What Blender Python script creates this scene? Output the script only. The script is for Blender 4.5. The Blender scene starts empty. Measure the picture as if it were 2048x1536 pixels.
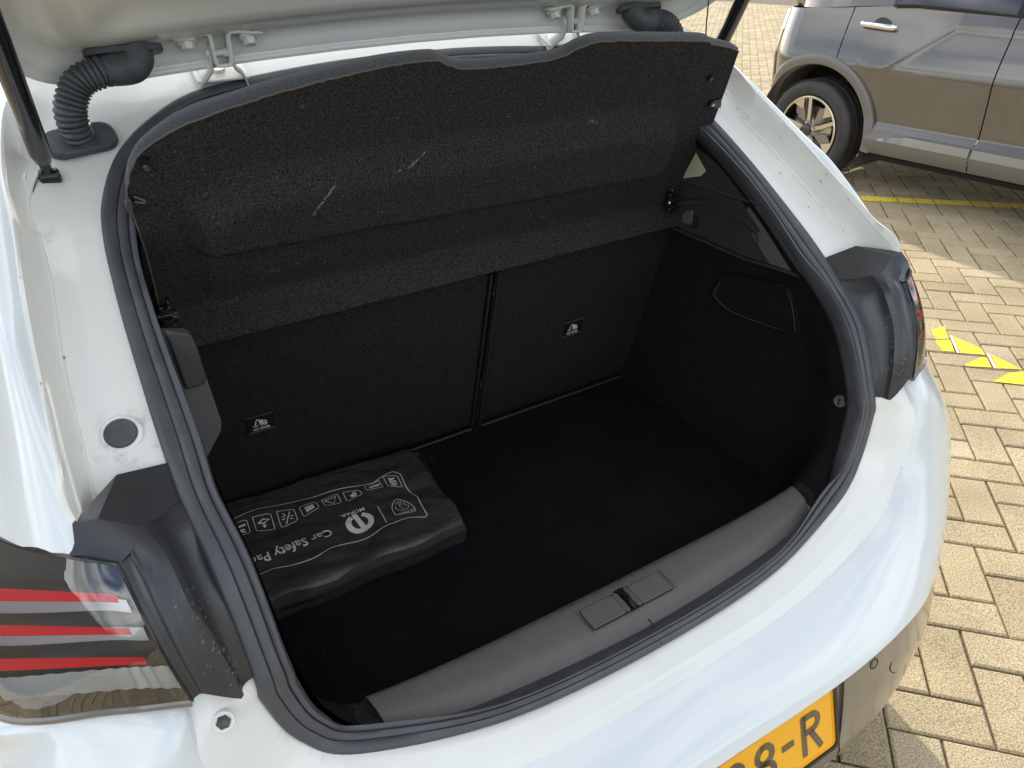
import bpy, math, random
import numpy as np
from mathutils import Vector, Matrix, noise
random.seed(7)
S = bpy.context.scene
COL = S.collection
RAD = math.radians

# ------------------------------------------------------------------ camera
FPX = 1442.1                                   # focal length in pixels of a 2048 px wide picture
CAM = np.array([-0.5, 0.0, 1.44008])
M_right = np.array([0.86122859, -0.50744042, -0.02809877])
M_up = np.array([0.28525331, 0.43689398, 0.85308511])
M_back = np.array([-0.42061369, -0.74271655, 0.52101465])
cam_d = bpy.data.cameras.new('camera'); cam = bpy.data.objects.new('camera', cam_d); COL.objects.link(cam)
cam_d.sensor_width = 36.0; cam_d.lens = 36.0 * FPX / 2048.0
cam_d.clip_start = 0.02; cam_d.clip_end = 600
cam.matrix_world = Matrix((
    (M_right[0], M_up[0], M_back[0], CAM[0]),
    (M_right[1], M_up[1], M_back[1], CAM[1]),
    (M_right[2], M_up[2], M_back[2], CAM[2]),
    (0, 0, 0, 1)))
S.camera = cam

# ------------------------------------------------------------------ light
SUN_AZ, SUN_EL = RAD(20.5), RAD(29.3)            # azimuth from +Y (car front) towards +X
sun_dir = Vector((math.sin(SUN_AZ) * math.cos(SUN_EL), math.cos(SUN_AZ) * math.cos(SUN_EL), math.sin(SUN_EL)))
w = bpy.data.worlds.new('World'); S.world = w; w.use_nodes = True
nt = w.node_tree; nt.nodes.clear()
out = nt.nodes.new('ShaderNodeOutputWorld'); bg = nt.nodes.new('ShaderNodeBackground')
sky = nt.nodes.new('ShaderNodeTexSky'); sky.sky_type = 'NISHITA'; sky.sun_disc = False
sky.sun_elevation = SUN_EL; sky.sun_rotation = SUN_AZ; sky.air_density = 1.0; sky.dust_density = 1.6; sky.ozone_density = 1.0
tc = nt.nodes.new('ShaderNodeTexCoord'); mp = nt.nodes.new('ShaderNodeMapping'); mp.inputs['Scale'].default_value = (1, 1, 2.6)
nz = nt.nodes.new('ShaderNodeTexNoise'); nz.inputs['Scale'].default_value = 2.3; nz.inputs['Detail'].default_value = 4; nz.inputs['Roughness'].default_value = .58
rp = nt.nodes.new('ShaderNodeValToRGB'); rp.color_ramp.elements[0].position = .43; rp.color_ramp.elements[1].position = .66
mx = nt.nodes.new('ShaderNodeMix'); mx.data_type = 'RGBA'
mx.inputs[7].default_value = (11.5, 11.4, 11.2, 1)
L = nt.links.new
L(tc.outputs['Generated'], mp.inputs['Vector']); L(mp.outputs[0], nz.inputs['Vector']); L(nz.outputs['Fac'], rp.inputs[0])
L(rp.outputs['Color'], mx.inputs[0]); L(sky.outputs[0], mx.inputs[6]); L(mx.outputs[2], bg.inputs[0]); L(bg.outputs[0], out.inputs[0])
bg.inputs[1].default_value = 0.15
sd = bpy.data.lights.new('sun', 'SUN'); sd.energy = 2.9; sd.angle = RAD(.5); sd.color = (1, .93, .82)
so = bpy.data.objects.new('sun', sd); COL.objects.link(so); so.rotation_euler = sun_dir.to_track_quat('Z', 'Y').to_euler(); so.location = (3, 8, 8)
S.view_settings.view_transform = 'Standard'; S.view_settings.look = 'None'; S.view_settings.gamma = 1.0
S.view_settings.use_curve_mapping = False; S.view_settings.exposure = 0.72
S.render.engine = 'CYCLES'
S.cycles.max_bounces = 8; S.cycles.diffuse_bounces = 4; S.cycles.glossy_bounces = 4; S.cycles.transparent_max_bounces = 12
S.cycles.use_denoising = True; S.cycles.caustics_reflective = False; S.cycles.caustics_refractive = False

# ------------------------------------------------------------------ helpers
def ray(x, y): return ((x - 1024) / FPX) * M_right - ((y - 768) / FPX) * M_up - M_back
def at(x, y, n, p0):
    """the point where the sight line of photo pixel (x, y) meets the plane through p0 with normal n"""
    d = ray(x, y); n = np.asarray(n, float)
    return CAM + d * (((np.asarray(p0, float) - CAM) @ n) / (d @ n))
def at_x(x, y, v): return at(x, y, (1, 0, 0), (v, 0, 0))
def at_y(x, y, v): return at(x, y, (0, 1, 0), (0, v, 0))
def at_z(x, y, v): return at(x, y, (0, 0, 1), (0, 0, v))
def pix(P):
    V = np.asarray(P, float) - CAM; wz = -(V @ M_back)
    return np.stack([1024 + FPX * (V @ M_right) / wz, 768 - FPX * (V @ M_up) / wz], -1), wz

def cr(pts, n=6, closed=False):
    """Catmull-Rom through points, n samples per span"""
    P = np.array(pts, float); m = len(P); o = []
    rng = range(m if closed else m - 1)
    for i in rng:
        p1, p2 = P[i], P[(i + 1) % m]
        p0 = P[i - 1] if (i > 0 or closed) else 2 * p1 - p2
        p3 = P[(i + 2) % m] if (i + 2 < m or closed) else 2 * p2 - p1
        for k in range(n):
            t = k / n
            o.append(.5 * ((2 * p1) + (-p0 + p2) * t + (2 * p0 - 5 * p1 + 4 * p2 - p3) * t * t + (-p0 + 3 * p1 - 3 * p2 + p3) * t ** 3))
    if not closed: o.append(P[-1])
    return np.array(o)
def resample(P, n):
    P = np.array(P, float); d = np.r_[0, np.cumsum(np.linalg.norm(np.diff(P, axis=0), axis=1))]
    t = np.linspace(0, d[-1], n); return np.stack([np.interp(t, d, P[:, k]) for k in range(P.shape[1])], 1)
def mirx(P): P = np.array(P, float).copy(); P[..., 0] *= -1; return P
def norm(v): v = np.asarray(v, float); return v / (np.linalg.norm(v, axis=-1, keepdims=True) + 1e-12)

_first = {}
def obj(name, verts, faces, mat, parent=None, smooth=True, label=None, kind=None, loc=None, angle=40, mats=None, fm=None):
    me = bpy.data.meshes.new(name)
    me.from_pydata([tuple(map(float, v)) for v in verts], [], [tuple(map(int, f)) for f in faces])
    me.materials.append(mat)
    for mm in (mats or []): me.materials.append(mm)
    if fm is not None: me.polygons.foreach_set('material_index', fm)
    me.update()
    if smooth:
        me.polygons.foreach_set('use_smooth', [True] * len(me.polygons))
        if angle: me.set_sharp_from_angle(angle=RAD(angle))
    o = bpy.data.objects.new(name, me); COL.objects.link(o)
    if parent is not None: o.parent = parent
    if loc is not None: o.location = loc
    if label: o['label'] = label
    if kind: o['kind'] = kind
    return o
def grid_vf(P, flip=False, close_u=False, close_v=False, base=0):
    P = np.asarray(P); nu, nv = P.shape[:2]; f = []
    for i in range(nu if close_u else nu - 1):
        for j in range(nv if close_v else nv - 1):
            a, b = base + i * nv + j, base + i * nv + (j + 1) % nv
            c, d = base + ((i + 1) % nu) * nv + (j + 1) % nv, base + ((i + 1) % nu) * nv + j
            f.append((a, d, c, b) if flip else (a, b, c, d))
    return P.reshape(-1, 3), f
def gobj(name, P, mat, parent=None, **k):
    ku = {x: k.pop(x) for x in ('flip', 'close_u', 'close_v') if x in k}
    v, f = grid_vf(P, **ku); return obj(name, v, f, mat, parent, **k)
def merge(parts):
    V, F = [], []
    for v, f in parts:
        b = len(V); V += [tuple(x) for x in v]; F += [tuple(i + b for i in q) for q in f]
    return V, F
def loft(rows, nu=6, nv=4, smooth_v=True):
    """rows: list of curves with the same number of points"""
    R = np.array([cr(r, nu) for r in rows])
    if smooth_v and nv > 1: R = np.stack([cr(R[:, j], nv) for j in range(R.shape[1])], 1)
    return R
def tube_vf(path, r, seg=12, caps=True):
    P = np.array(path, float); n = len(P); r = np.broadcast_to(np.array(r, float), (n,))
    T = norm(np.gradient(P, axis=0)); a = np.array([0, 0, 1.]) if abs(T[0][2]) < .9 else np.array([1., 0, 0])
    N = norm(np.cross(T[0], a)); G = []
    for i in range(n):
        N = norm(N - (N @ T[i]) * T[i]); B = np.cross(T[i], N)
        th = np.linspace(0, 2 * np.pi, seg, endpoint=False)
        G.append(P[i] + r[i] * (np.cos(th)[:, None] * N + np.sin(th)[:, None] * B))
    v, f = grid_vf(np.array(G), close_v=True); v = list(v)
    if caps: f += [tuple(range(seg - 1, -1, -1)), tuple((n - 1) * seg + k for k in range(seg))]
    return v, f
def tube(name, path, r, mat, parent=None, seg=12, **k):
    v, f = tube_vf(path, r, seg); return obj(name, v, f, mat, parent, **k)
def box_vf(c, s, R=None):
    c = np.array(c, float); s = np.array(s, float) / 2
    v = np.array([[x, y, z] for x in (-1, 1) for y in (-1, 1) for z in (-1, 1)]) * s
    if R is not None: v = v @ np.array(R).T
    return v + c, [(0, 1, 3, 2), (4, 6, 7, 5), (0, 4, 5, 1), (2, 3, 7, 6), (0, 2, 6, 4), (1, 5, 7, 3)]
def bevel(o, w=.002, seg=2, ang=35):
    m = o.modifiers.new('bevel', 'BEVEL'); m.width = w; m.segments = seg; m.limit_method = 'ANGLE'; m.angle_limit = RAD(ang); return o
def solid(o, t, off=0):
    m = o.modifiers.new('thickness', 'SOLIDIFY'); m.thickness = t; m.offset = off; return o
def prism_vf(poly, ext):
    """polygon (n x 3) extruded by vector ext"""
    P = np.array(poly, float); n = len(P); v = np.concatenate([P, P + np.array(ext)])
    f = [tuple(range(n)), tuple(range(2 * n - 1, n - 1, -1))] + [(i, n + i, n + (i + 1) % n, (i + 1) % n) for i in range(n)]
    return v, f
def prism(name, poly, ext, mat, parent=None, bw=0, **k):
    v, f = prism_vf(poly, ext); o = obj(name, v, f, mat, parent, **k)
    me = o.data
    import bmesh
    b = bmesh.new(); b.from_mesh(me); bmesh.ops.recalc_face_normals(b, faces=b.faces); b.to_mesh(me); b.free()
    if bw: bevel(o, bw)
    return o
def rrect(w_, h_, r, n=4):
    o = []
    for cx, cy, a0 in ((w_ / 2 - r, h_ / 2 - r, 0), (-w_ / 2 + r, h_ / 2 - r, 90), (-w_ / 2 + r, -h_ / 2 + r, 180), (w_ / 2 - r, -h_ / 2 + r, 270)):
        for k in range(n + 1):
            a = RAD(a0 + 90 * k / n); o.append((cx + r * math.cos(a), cy + r * math.sin(a)))
    return np.array(o)
def lathe_vf(prof, axis_o, ax, e1, e2, seg=24):
    G = []
    for k in range(seg):
        a = 2 * math.pi * k / seg; d = math.cos(a) * np.array(e1) + math.sin(a) * np.array(e2)
        G.append([np.array(axis_o) + h * np.array(ax) + r * d for r, h in prof])
    return grid_vf(np.array(G), close_u=True)
def empty(name, loc, label=None, cat=None, rz=0, kind=None):
    o = bpy.data.objects.new(name, None); COL.objects.link(o); o.location = loc; o.rotation_euler = (0, 0, rz)
    if label: o['label'] = label
    if cat: o['category'] = cat
    if kind: o['kind'] = kind
    return o

# ------------------------------------------------------------------ materials
def mat(name, col, rough=.5, metal=0, coat=0, spec=.5, bump=None, var=None, sheen=0, rvar=None, coat_rough=.03, speck=None, extra=None):
    """bump=(scale, strength, detail)  var=(scale, amount)  speck=(scale, threshold, colour)"""
    m = bpy.data.materials.new(name); m.use_nodes = True; t = m.node_tree; N = t.nodes; K = t.links.new
    b = N['Principled BSDF']; b.inputs['Base Color'].default_value = (*col, 1); b.inputs['Roughness'].default_value = rough
    b.inputs['Metallic'].default_value = metal; b.inputs['Coat Weight'].default_value = coat; b.inputs['Coat Roughness'].default_value = coat_rough
    b.inputs['Specular IOR Level'].default_value = spec; b.inputs['Sheen Weight'].default_value = sheen
    g = N.new('ShaderNodeNewGeometry')
    src = None
    def col_in(sock):
        K(sock, b.inputs['Base Color'])
    if var:
        n1 = N.new('ShaderNodeTexNoise'); n1.inputs['Scale'].default_value = var[0]; n1.inputs['Detail'].default_value = 5
        K(g.outputs['Position'], n1.inputs['Vector'])
        mr = N.new('ShaderNodeMapRange'); mr.inputs[1].default_value = .3; mr.inputs[2].default_value = .7
        mr.inputs[3].default_value = 1 - var[1]; mr.inputs[4].default_value = 1 + var[1]; K(n1.outputs['Fac'], mr.inputs[0])
        vm = N.new('ShaderNodeVectorMath'); vm.operation = 'SCALE'; vm.inputs[0].default_value = col; K(mr.outputs[0], vm.inputs['Scale'])
        src = vm.outputs[0]; col_in(src)
    if speck:
        n2 = N.new('ShaderNodeTexNoise'); n2.inputs['Scale'].default_value = speck[0]; n2.inputs['Detail'].default_value = 2
        K(g.outputs['Position'], n2.inputs['Vector'])
        r2 = N.new('ShaderNodeMapRange'); r2.inputs[1].default_value = speck[1]; r2.inputs[2].default_value = speck[1] + .05; K(n2.outputs['Fac'], r2.inputs[0])
        mm = N.new('ShaderNodeMix'); mm.data_type = 'RGBA'; K(r2.outputs[0], mm.inputs[0])
        if src: K(src, mm.inputs[6])
        else: mm.inputs[6].default_value = (*col, 1)
        mm.inputs[7].default_value = (*speck[2], 1); src = mm.outputs[2]; col_in(src)
    if bump:
        n3 = N.new('ShaderNodeTexNoise'); n3.inputs['Scale'].default_value = bump[0]; n3.inputs['Detail'].default_value = bump[2] if len(bump) > 2 else 3
        K(g.outputs['Position'], n3.inputs['Vector']); bp = N.new('ShaderNodeBump'); bp.inputs['Strength'].default_value = bump[1]
        bp.inputs['Distance'].default_value = bump[3] if len(bump) > 3 else .001
        K(n3.outputs['Fac'], bp.inputs['Height']); K(bp.outputs[0], b.inputs['Normal'])
    if rvar:
        n4 = N.new('ShaderNodeTexNoise'); n4.inputs['Scale'].default_value = rvar[0]; n4.inputs['Detail'].default_value = 4; K(g.outputs['Position'], n4.inputs['Vector'])
        r4 = N.new('ShaderNodeMapRange'); r4.inputs[1].default_value = .35; r4.inputs[2].default_value = .65; r4.inputs[3].default_value = rvar[1]; r4.inputs[4].default_value = rvar[2]
        K(n4.outputs['Fac'], r4.inputs[0]); K(r4.outputs[0], b.inputs['Roughness'])
    if extra: extra(m, t, b, g, src)
    return m

def stains(spots):
    """brown grime in the corners of the door frame: round patches broken up by noise"""
    def f(m, t, b, g, src):
        N = t.nodes; K = t.links.new; tot = None
        nn = N.new('ShaderNodeTexNoise'); nn.inputs['Scale'].default_value = 45; nn.inputs['Detail'].default_value = 8; nn.inputs['Roughness'].default_value = .7
        K(g.outputs['Position'], nn.inputs['Vector'])
        nr = N.new('ShaderNodeMapRange'); nr.inputs[1].default_value = .52; nr.inputs[2].default_value = .74; K(nn.outputs['Fac'], nr.inputs[0])
        for p, r, a in spots:
            d = N.new('ShaderNodeVectorMath'); d.operation = 'DISTANCE'; d.inputs[1].default_value = tuple(p); K(g.outputs['Position'], d.inputs[0])
            mr = N.new('ShaderNodeMapRange'); mr.inputs[1].default_value = 0; mr.inputs[2].default_value = r; mr.inputs[3].default_value = a; mr.inputs[4].default_value = 0; K(d.outputs['Value'], mr.inputs[0])
            if tot is None: tot = mr.outputs[0]
            else:
                mxx = N.new('ShaderNodeMath'); mxx.operation = 'MAXIMUM'; K(tot, mxx.inputs[0]); K(mr.outputs[0], mxx.inputs[1]); tot = mxx.outputs[0]
        mu = N.new('ShaderNodeMath'); mu.operation = 'MULTIPLY'; K(tot, mu.inputs[0]); K(nr.outputs[0], mu.inputs[1])
        mm = N.new('ShaderNodeMix'); mm.data_type = 'RGBA'; K(mu.outputs[0], mm.inputs[0])
        if src: K(src, mm.inputs[6])
        mm.inputs[7].default_value = (.16, .12, .075, 1); K(mm.outputs[2], b.inputs['Base Color'])
    return f
spots = [((-.55, .755, 1.0), .05, .9), ((-.52, .565, .79), .028, .7), ((-.515, .59, .83), .025, .8), ((-.5, .55, .74), .02, .6), ((-.53, .70, .975), .045, .8),
         ((-.56, 1.0, 1.16), .05, .6), ((-.55, 1.10, 1.24), .07, .45), ((.0, .484, .592), .04, .4), ((-.34, 1.2, 1.285), .04, .5), ((-.49, .56, .70), .02, .6), ((-.47, .545, .655), .02, .6)]
M = {}
M['paint'] = mat('white_body_paint', (.66, .695, .705), .28, coat=1, coat_rough=.04, var=(3, .02))
M['frame'] = mat('white_frame_paint', (.765, .768, .728), .36, coat=.6, coat_rough=.10, var=(6, .03), bump=(260, .04, 3), extra=stains(spots))
M['gasket'] = mat('black_rubber_seal', (.062, .065, .073), .40, spec=.6, bump=(500, .12), var=(30, .15), rvar=(20, .34, .55))
M['rubber'] = mat('matt_grey_rubber', (.060, .064, .070), .55, spec=.5, bump=(300, .15), var=(60, .25), rvar=(25, .4, .65))
M['carpet'] = mat('black_boot_carpet', (.034, .0308, .0280), .95, spec=.0, bump=(900, 1, 3, .003), var=(420, .6), speck=(900, .74, (.07, .07, .07)))
M['lining'] = mat('shade_darkened_lining', (.0195, .0185, .0188), .95, spec=.0, bump=(900, 1, 3, .003), var=(420, .5), speck=(800, .78, (.08, .08, .08)))  # darker copy of the carpet; the boot walls' shade is in its colour
M['floor'] = mat('black_floor_felt', (.0185, .0178, .0200), .97, spec=.0, bump=(800, 1, 3, .003), var=(11, .16), speck=(420, .80, (.05, .05, .05)))
M['shelf'] = mat('charcoal_shelf_felt', (.042, .0385, .039), .95, spec=.0, bump=(800, 1, 3, .003), var=(400, .6), speck=(700, .80, (.065, .064, .064)))
M['shelf_top'] = mat('blue_grey_shelf_felt', (.062, .070, .082), .95, spec=.2, bump=(900, 1, 3, .002), var=(500, .35), sheen=.4)
M['plastic'] = mat('grained_black_plastic', (.038, .038, .040), .46, spec=.5, bump=(1700, .5, 1), var=(50, .06))
M['trim'] = mat('matt_black_trim_plastic', (.030, .029, .029), .62, spec=.35, bump=(900, .7, 2, .002), var=(90, .12))
M['plastic_g'] = mat('grained_grey_plastic', (.085, .087, .092), .48, spec=.5, bump=(1700, .55, 1), var=(40, .06))
M['sill'] = mat('grained_sill_plastic', (.115, .108, .097), .40, spec=.6, bump=(1500, .6, 1), var=(40, .05))
M['cover'] = mat('satin_black_lamp_cover', (.030, .032, .036), .34, spec=.6, bump=(900, .05, 2), var=(18, .12), rvar=(14, .26, .44))
M['black'] = mat('gloss_black_plastic', (.012, .012, .013), .18, spec=.5)
M['dark'] = mat('dark_hollow', (.006, .006, .006), .9)
M['steel'] = mat('zinc_plated_steel', (.55, .54, .50), .35, metal=1, var=(80, .1))
M['white_metal'] = mat('white_painted_bracket', (.74, .735, .68), .36, coat=.4, coat_rough=.15, var=(40, .05), bump=(350, .08))
M['strut'] = mat('gloss_black_strut_tube', (.014, .014, .016), .16, coat=.6, spec=.5)
M['bag'] = mat('black_nylon_bag', (.060, .052, .047), .26, spec=.5, bump=(90, .35, 5, .004), var=(60, .18))
M['print'] = mat('white_print', (.80, .78, .72), .6, var=(300, .1))
M['zip'] = mat('zip_tape', (.022, .021, .021), .6, bump=(900, .8))
M['lowbump'] = mat('grained_bumper_plastic', (.15, .135, .112), .22, spec=.8, coat=.8, coat_rough=.12, bump=(1200, .03, 1))
M['plate'] = mat('yellow_number_plate', (.90, .43, .008), .32, coat=.5)
M['char'] = mat('black_plate_character', (.03, .026, .022), .12, spec=1, coat=1)
M['red'] = mat('red_light_bar', (1.0, .004, .02), .5, coat=0, spec=.2)
M['red'].node_tree.nodes['Principled BSDF'].inputs['Subsurface Weight'].default_value = 0
M['lamp_in'] = mat('lamp_housing', (.060, .063, .070), .22, spec=.6, metal=.1)
M['chrome'] = mat('lamp_reflector', (.62, .63, .64), .32, metal=.35, bump=(60, .1))
M['alloy'] = mat('machined_alloy', (.62, .58, .50), .30, metal=1)
M['alloy_dark'] = mat('dark_alloy', (.022, .022, .024), .25, metal=.0, coat=.6)
M['tyre'] = mat('tyre_rubber', (.034, .032, .031), .62, bump=(120, .2), var=(12, .2))
M['suv'] = mat('metallic_grey_paint', (.135, .125, .112), .24, metal=.5, coat=1, var=(2, .03))
M['clad'] = mat('grey_cladding', (.15, .14, .125), .36, spec=.6, bump=(700, .08))
M['clad_gloss'] = mat('gloss_grey_sill_trim', (.20, .185, .165), .10, metal=.3, coat=1)
M['bright'] = mat('chrome_trim', (.80, .79, .76), .08, metal=1)
M['yellow'] = mat('yellow_road_paint', (.86, .62, .02), .75, bump=(350, .5, 4, .002), var=(25, .2), speck=(95, .585, (.36, .30, .15)))
M['whitepaint'] = mat('white_road_paint', (.78, .74, .62), .75, bump=(350, .5))
M['label'] = mat('black_cloth_label', (.006, .005, .006), .55, bump=(900, .3))
M['edge'] = mat('pale_felt_fibre', (.16, .155, .14), .95, bump=(2200, 1, 2, .002), var=(900, .5))
M['lint'] = mat('pale_scuff_fibre', (.30, .29, .27), .95)
def water():
    m = bpy.data.materials.new('water_drop'); m.use_nodes = True; b = m.node_tree.nodes['Principled BSDF']
    b.inputs['Base Color'].default_value = (.9, .93, .95, 1); b.inputs['Roughness'].default_value = .03; b.inputs['IOR'].default_value = 1.33
    b.inputs['Transmission Weight'].default_value = .92; return m
M['water'] = water()
def glass(name, tint, rough=.02, reflect=1.0, body=0.0):
    m = bpy.data.materials.new(name); m.use_nodes = True; t = m.node_tree; N = t.nodes; K = t.links.new; N.clear()
    o = N.new('ShaderNodeOutputMaterial'); mx_ = N.new('ShaderNodeMixShader'); tr = N.new('ShaderNodeBsdfTransparent'); gl = N.new('ShaderNodeBsdfGlossy')
    fr = N.new('ShaderNodeFresnel'); fr.inputs[0].default_value = 1.5 ; tr.inputs[0].default_value = (*tint, 1); gl.inputs['Roughness'].default_value = rough
    mt = N.new('ShaderNodeMath'); mt.operation = 'MULTIPLY_ADD'; mt.inputs[1].default_value = reflect; mt.inputs[2].default_value = body; mt.use_clamp = True
    K(fr.outputs[0], mt.inputs[0]); K(mt.outputs[0], mx_.inputs[0]); K(tr.outputs[0], mx_.inputs[1]); K(gl.outputs[0], mx_.inputs[2]); K(mx_.outputs[0], o.inputs[0])
    return m
M['lens'] = glass('clear_lamp_lens', (.97, .98, .98), .012, 1.6, .05)
M['tint'] = glass('tinted_side_glass', (.22, .27, .17), .02, 1.0, .02)
M['suvglass'] = glass('dark_side_glass', (.05, .05, .05), .02, 1.4, .08)
def paver_mat():
    m = bpy.data.materials.new('concrete_paving_brick'); m.use_nodes = True; t = m.node_tree; N = t.nodes; K = t.links.new; b = N['Principled BSDF']
    g = N.new('ShaderNodeNewGeometry'); oi = N.new('ShaderNodeObjectInfo')
    ad = N.new('ShaderNodeMath'); K(g.outputs['Random Per Island'], ad.inputs[0]); K(oi.outputs['Random'], ad.inputs[1])
    fr = N.new('ShaderNodeMath'); fr.operation = 'FRACT'; K(ad.outputs[0], fr.inputs[0])
    cr_ = N.new('ShaderNodeValToRGB'); e = cr_.color_ramp.elements
    e[0].color = (.375, .30, .182, 1); e[1].color = (.51, .425, .28, 1); m1 = e.new(.2); m1.color = (.445, .362, .222, 1); m2 = e.new(.75); m2.color = (.475, .385, .236, 1); K(fr.outputs[0], cr_.inputs[0])
    n1 = N.new('ShaderNodeTexNoise'); n1.inputs['Scale'].default_value = 260; n1.inputs['Detail'].default_value = 3; K(g.outputs['Position'], n1.inputs['Vector'])
    vo = N.new('ShaderNodeTexVoronoi'); vo.inputs['Scale'].default_value = 330; K(g.outputs['Position'], vo.inputs['Vector'])
    r1 = N.new('ShaderNodeMapRange'); r1.inputs[1].default_value = .33; r1.inputs[2].default_value = .62; r1.inputs[3].default_value = .5; r1.inputs[4].default_value = 1.15; K(n1.outputs['Fac'], r1.inputs[0])
    sc = N.new('ShaderNodeVectorMath'); sc.operation = 'SCALE'; K(cr_.outputs[0], sc.inputs[0]); K(r1.outputs[0], sc.inputs['Scale'])
    n2 = N.new('ShaderNodeTexNoise'); n2.inputs['Scale'].default_value = 3; n2.inputs['Detail'].default_value = 4; K(g.outputs['Position'], n2.inputs['Vector'])
    r2 = N.new('ShaderNodeMapRange'); r2.inputs[1].default_value = .3; r2.inputs[2].default_value = .7; r2.inputs[3].default_value = .78; r2.inputs[4].default_value = 1.12; K(n2.outputs['Fac'], r2.inputs[0])
    s2 = N.new('ShaderNodeVectorMath'); s2.operation = 'SCALE'; K(sc.outputs[0], s2.inputs[0]); K(r2.outputs[0], s2.inputs['Scale'])
    K(s2.outputs[0], b.inputs['Base Color']); b.inputs['Roughness'].default_value = .9; b.inputs['Specular IOR Level'].default_value = .2
    bp = N.new('ShaderNodeBump'); bp.inputs['Strength'].default_value = .8; bp.inputs['Distance'].default_value = .002; K(n1.outputs['Fac'], bp.inputs['Height']); K(bp.outputs[0], b.inputs['Normal'])
    return m
M['paver'] = paver_mat()
M['joint'] = mat('joint_sand', (.10, .085, .055), .95, bump=(300, 1, 4, .003), var=(90, .4), speck=(120, .62, (.10, .10, .02)))

# ------------------------------------------------------------------ ground
U = .105
GA = np.array([0.69702912, -0.71704282, 0.]); GB = np.array([-0.71704282, -0.69702912, 0.]); GO = np.array([1.89070165, 0.91746156, 0.])
def gp(i, j, z=0): p = GO + GA * U * i + GB * U * j; p[2] = z; return p
ground = obj('ground', [(-150, -150, -.009), (150, -150, -.009), (150, 150, -.009), (-150, 150, -.009)], [(0, 1, 2, 3)], M['joint'], smooth=False, kind='structure')
ground['label'] = 'car park ground of sand coloured herringbone paving bricks'
def brick_vf(c, horiz, jit):
    h = (.1023, .0494) if horiz else (.0494, .1023)
    z0, z1, bv = -.009, jit, .0045
    o = []
    for (a, b2, z) in ((h[0], h[1], z0), (h[0], h[1], z1 - bv * .8), (h[0] - bv, h[1] - bv, z1)):
        for sx, sy in ((-1, -1), (1, -1), (1, 1), (-1, 1)): o.append(c + GA * a * sx + GB * b2 * sy + np.array([0, 0, z]))
    f = [(8, 11, 10, 9)]
    for k in range(2):
        for i in range(4): f.append((k * 4 + i, k * 4 + 4 + i, k * 4 + 4 + (i + 1) % 4, k * 4 + (i + 1) % 4))
    return o, f
bricks = []
for a in range(-130, 150):
    for j in range(-190, 60):
        m4 = (j - a) % 4
        if m4 == 0: c = gp(a + 1, j + .5); hz = True
        elif m4 == 1: c = gp(a + .5, j + 1); hz = False
        else: continue
        if not (-3 < c[0] < 15 and -3.0 < c[1] < 16): continue
        if (c[0] > 9 or c[1] > 9) and c[0] < c[1] * .35: continue
        bricks.append((c, hz, a, j))
cen = np.array([b_[0] for b_ in bricks]); px, dz = pix(cen)
xs = np.interp(px[:, 1], [0, 140, 190, 335, 458, 520, 640, 800, 1000, 1100, 1182, 1278, 1353, 1421, 1476, 1536, 1560], [1400, 1461, 1519, 1656, 1773, 1835, 1868, 1890, 1908, 1900, 1873, 1837, 1792, 1741, 1683, 1640, 1600])
suvy = np.interp(px[:, 0], [1500, 1690, 1720, 2048], [150, 350, 315, 378])
vis = (dz > 0) & (px[:, 0] > xs - 25) & (px[:, 0] < 2075) & (px[:, 1] > -10) & (px[:, 1] < 1565) & ((px[:, 0] < 1530) | (px[:, 1] > suvy - 10))
order = [i for i in np.argsort(dz) if vis[i]][:300]
single = set(order)
shared = {}
stuffV, stuffF = [], []
for i, (c, hz, a, j) in enumerate(bricks):
    jit = random.uniform(-.0012, .0012)
    if i in single:
        k = (hz, i % 3)
        if k not in shared:
            v, f = brick_vf(np.zeros(3), hz, (i % 3 - 1) * .0009)
            me = bpy.data.meshes.new('paving_brick'); me.from_pydata([tuple(p) for p in v], [], f); me.materials.append(M['paver']); shared[k] = me
        o = bpy.data.objects.new('paving_brick', shared[k]); COL.objects.link(o); o.parent = ground
        o.location = (c[0] + random.uniform(-.0008, .0008), c[1] + random.uniform(-.0008, .0008), 0); o.rotation_euler = (random.uniform(-.006, .006), random.uniform(-.006, .006), random.uniform(-.008, .008))
    else:
        v, f = brick_vf(c, hz, jit); b0 = len(stuffV); stuffV += [tuple(p) for p in v]; stuffF += [tuple(q + b0 for q in t) for t in f]
obj('paving_bricks', stuffV, stuffF, M['paver'], ground, smooth=False, kind='stuff')
# the painted bay line: one course of bricks wide
lineV = []
for a in range(-3, 60):
    j = -25; m4 = (j - a) % 4
    if m4 == 0: segs = [(a + .03, a + 1.97)]
    elif m4 == 3: continue
    else: segs = [(a + .03, a + .97)]
    for s0, s1 in segs:
        ext = (.03, .97 if m4 in (0, 2) else 1.0)
        e0, e1 = (.03, .97) if m4 == 0 else ((.03, 1.0) if m4 == 1 else (0.0, .97))
        q = [gp(s0, j + e0, .0026), gp(s1, j + e0, .0026), gp(s1, j + e1, .0026), gp(s0, j + e1, .0026)]
        if np.linalg.norm(q[0]) > 12: continue
        lineV.append(q)
for q in lineV: obj('painted_line_segment', q, [(0, 3, 2, 1)], M['yellow'], ground, smooth=False)
def z4(pts): return [at_z(1800 + x / 6.145, 580 + y / 6.145, .0026) for x, y in pts]
for pts in ([(380, 490), (540, 445), (606, 598), (440, 600)], [(440, 612), (618, 614), (670, 755), (520, 750), (440, 640)], [(655, 570), (1000, 715), (1045, 795), (745, 772)],
            [(790, 920), (1000, 822), (1070, 835), (1122, 950), (830, 935)], [(1120, 790), (1500, 975), (1190, 962)], [(1140, 1122), (1350, 1015), (1640, 990), (1900, 1150), (1530, 1165)]):
    q = z4(pts); obj('painted_arrow_piece', q, [tuple(range(len(q)))], M['yellow'], ground, smooth=False)
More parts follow.
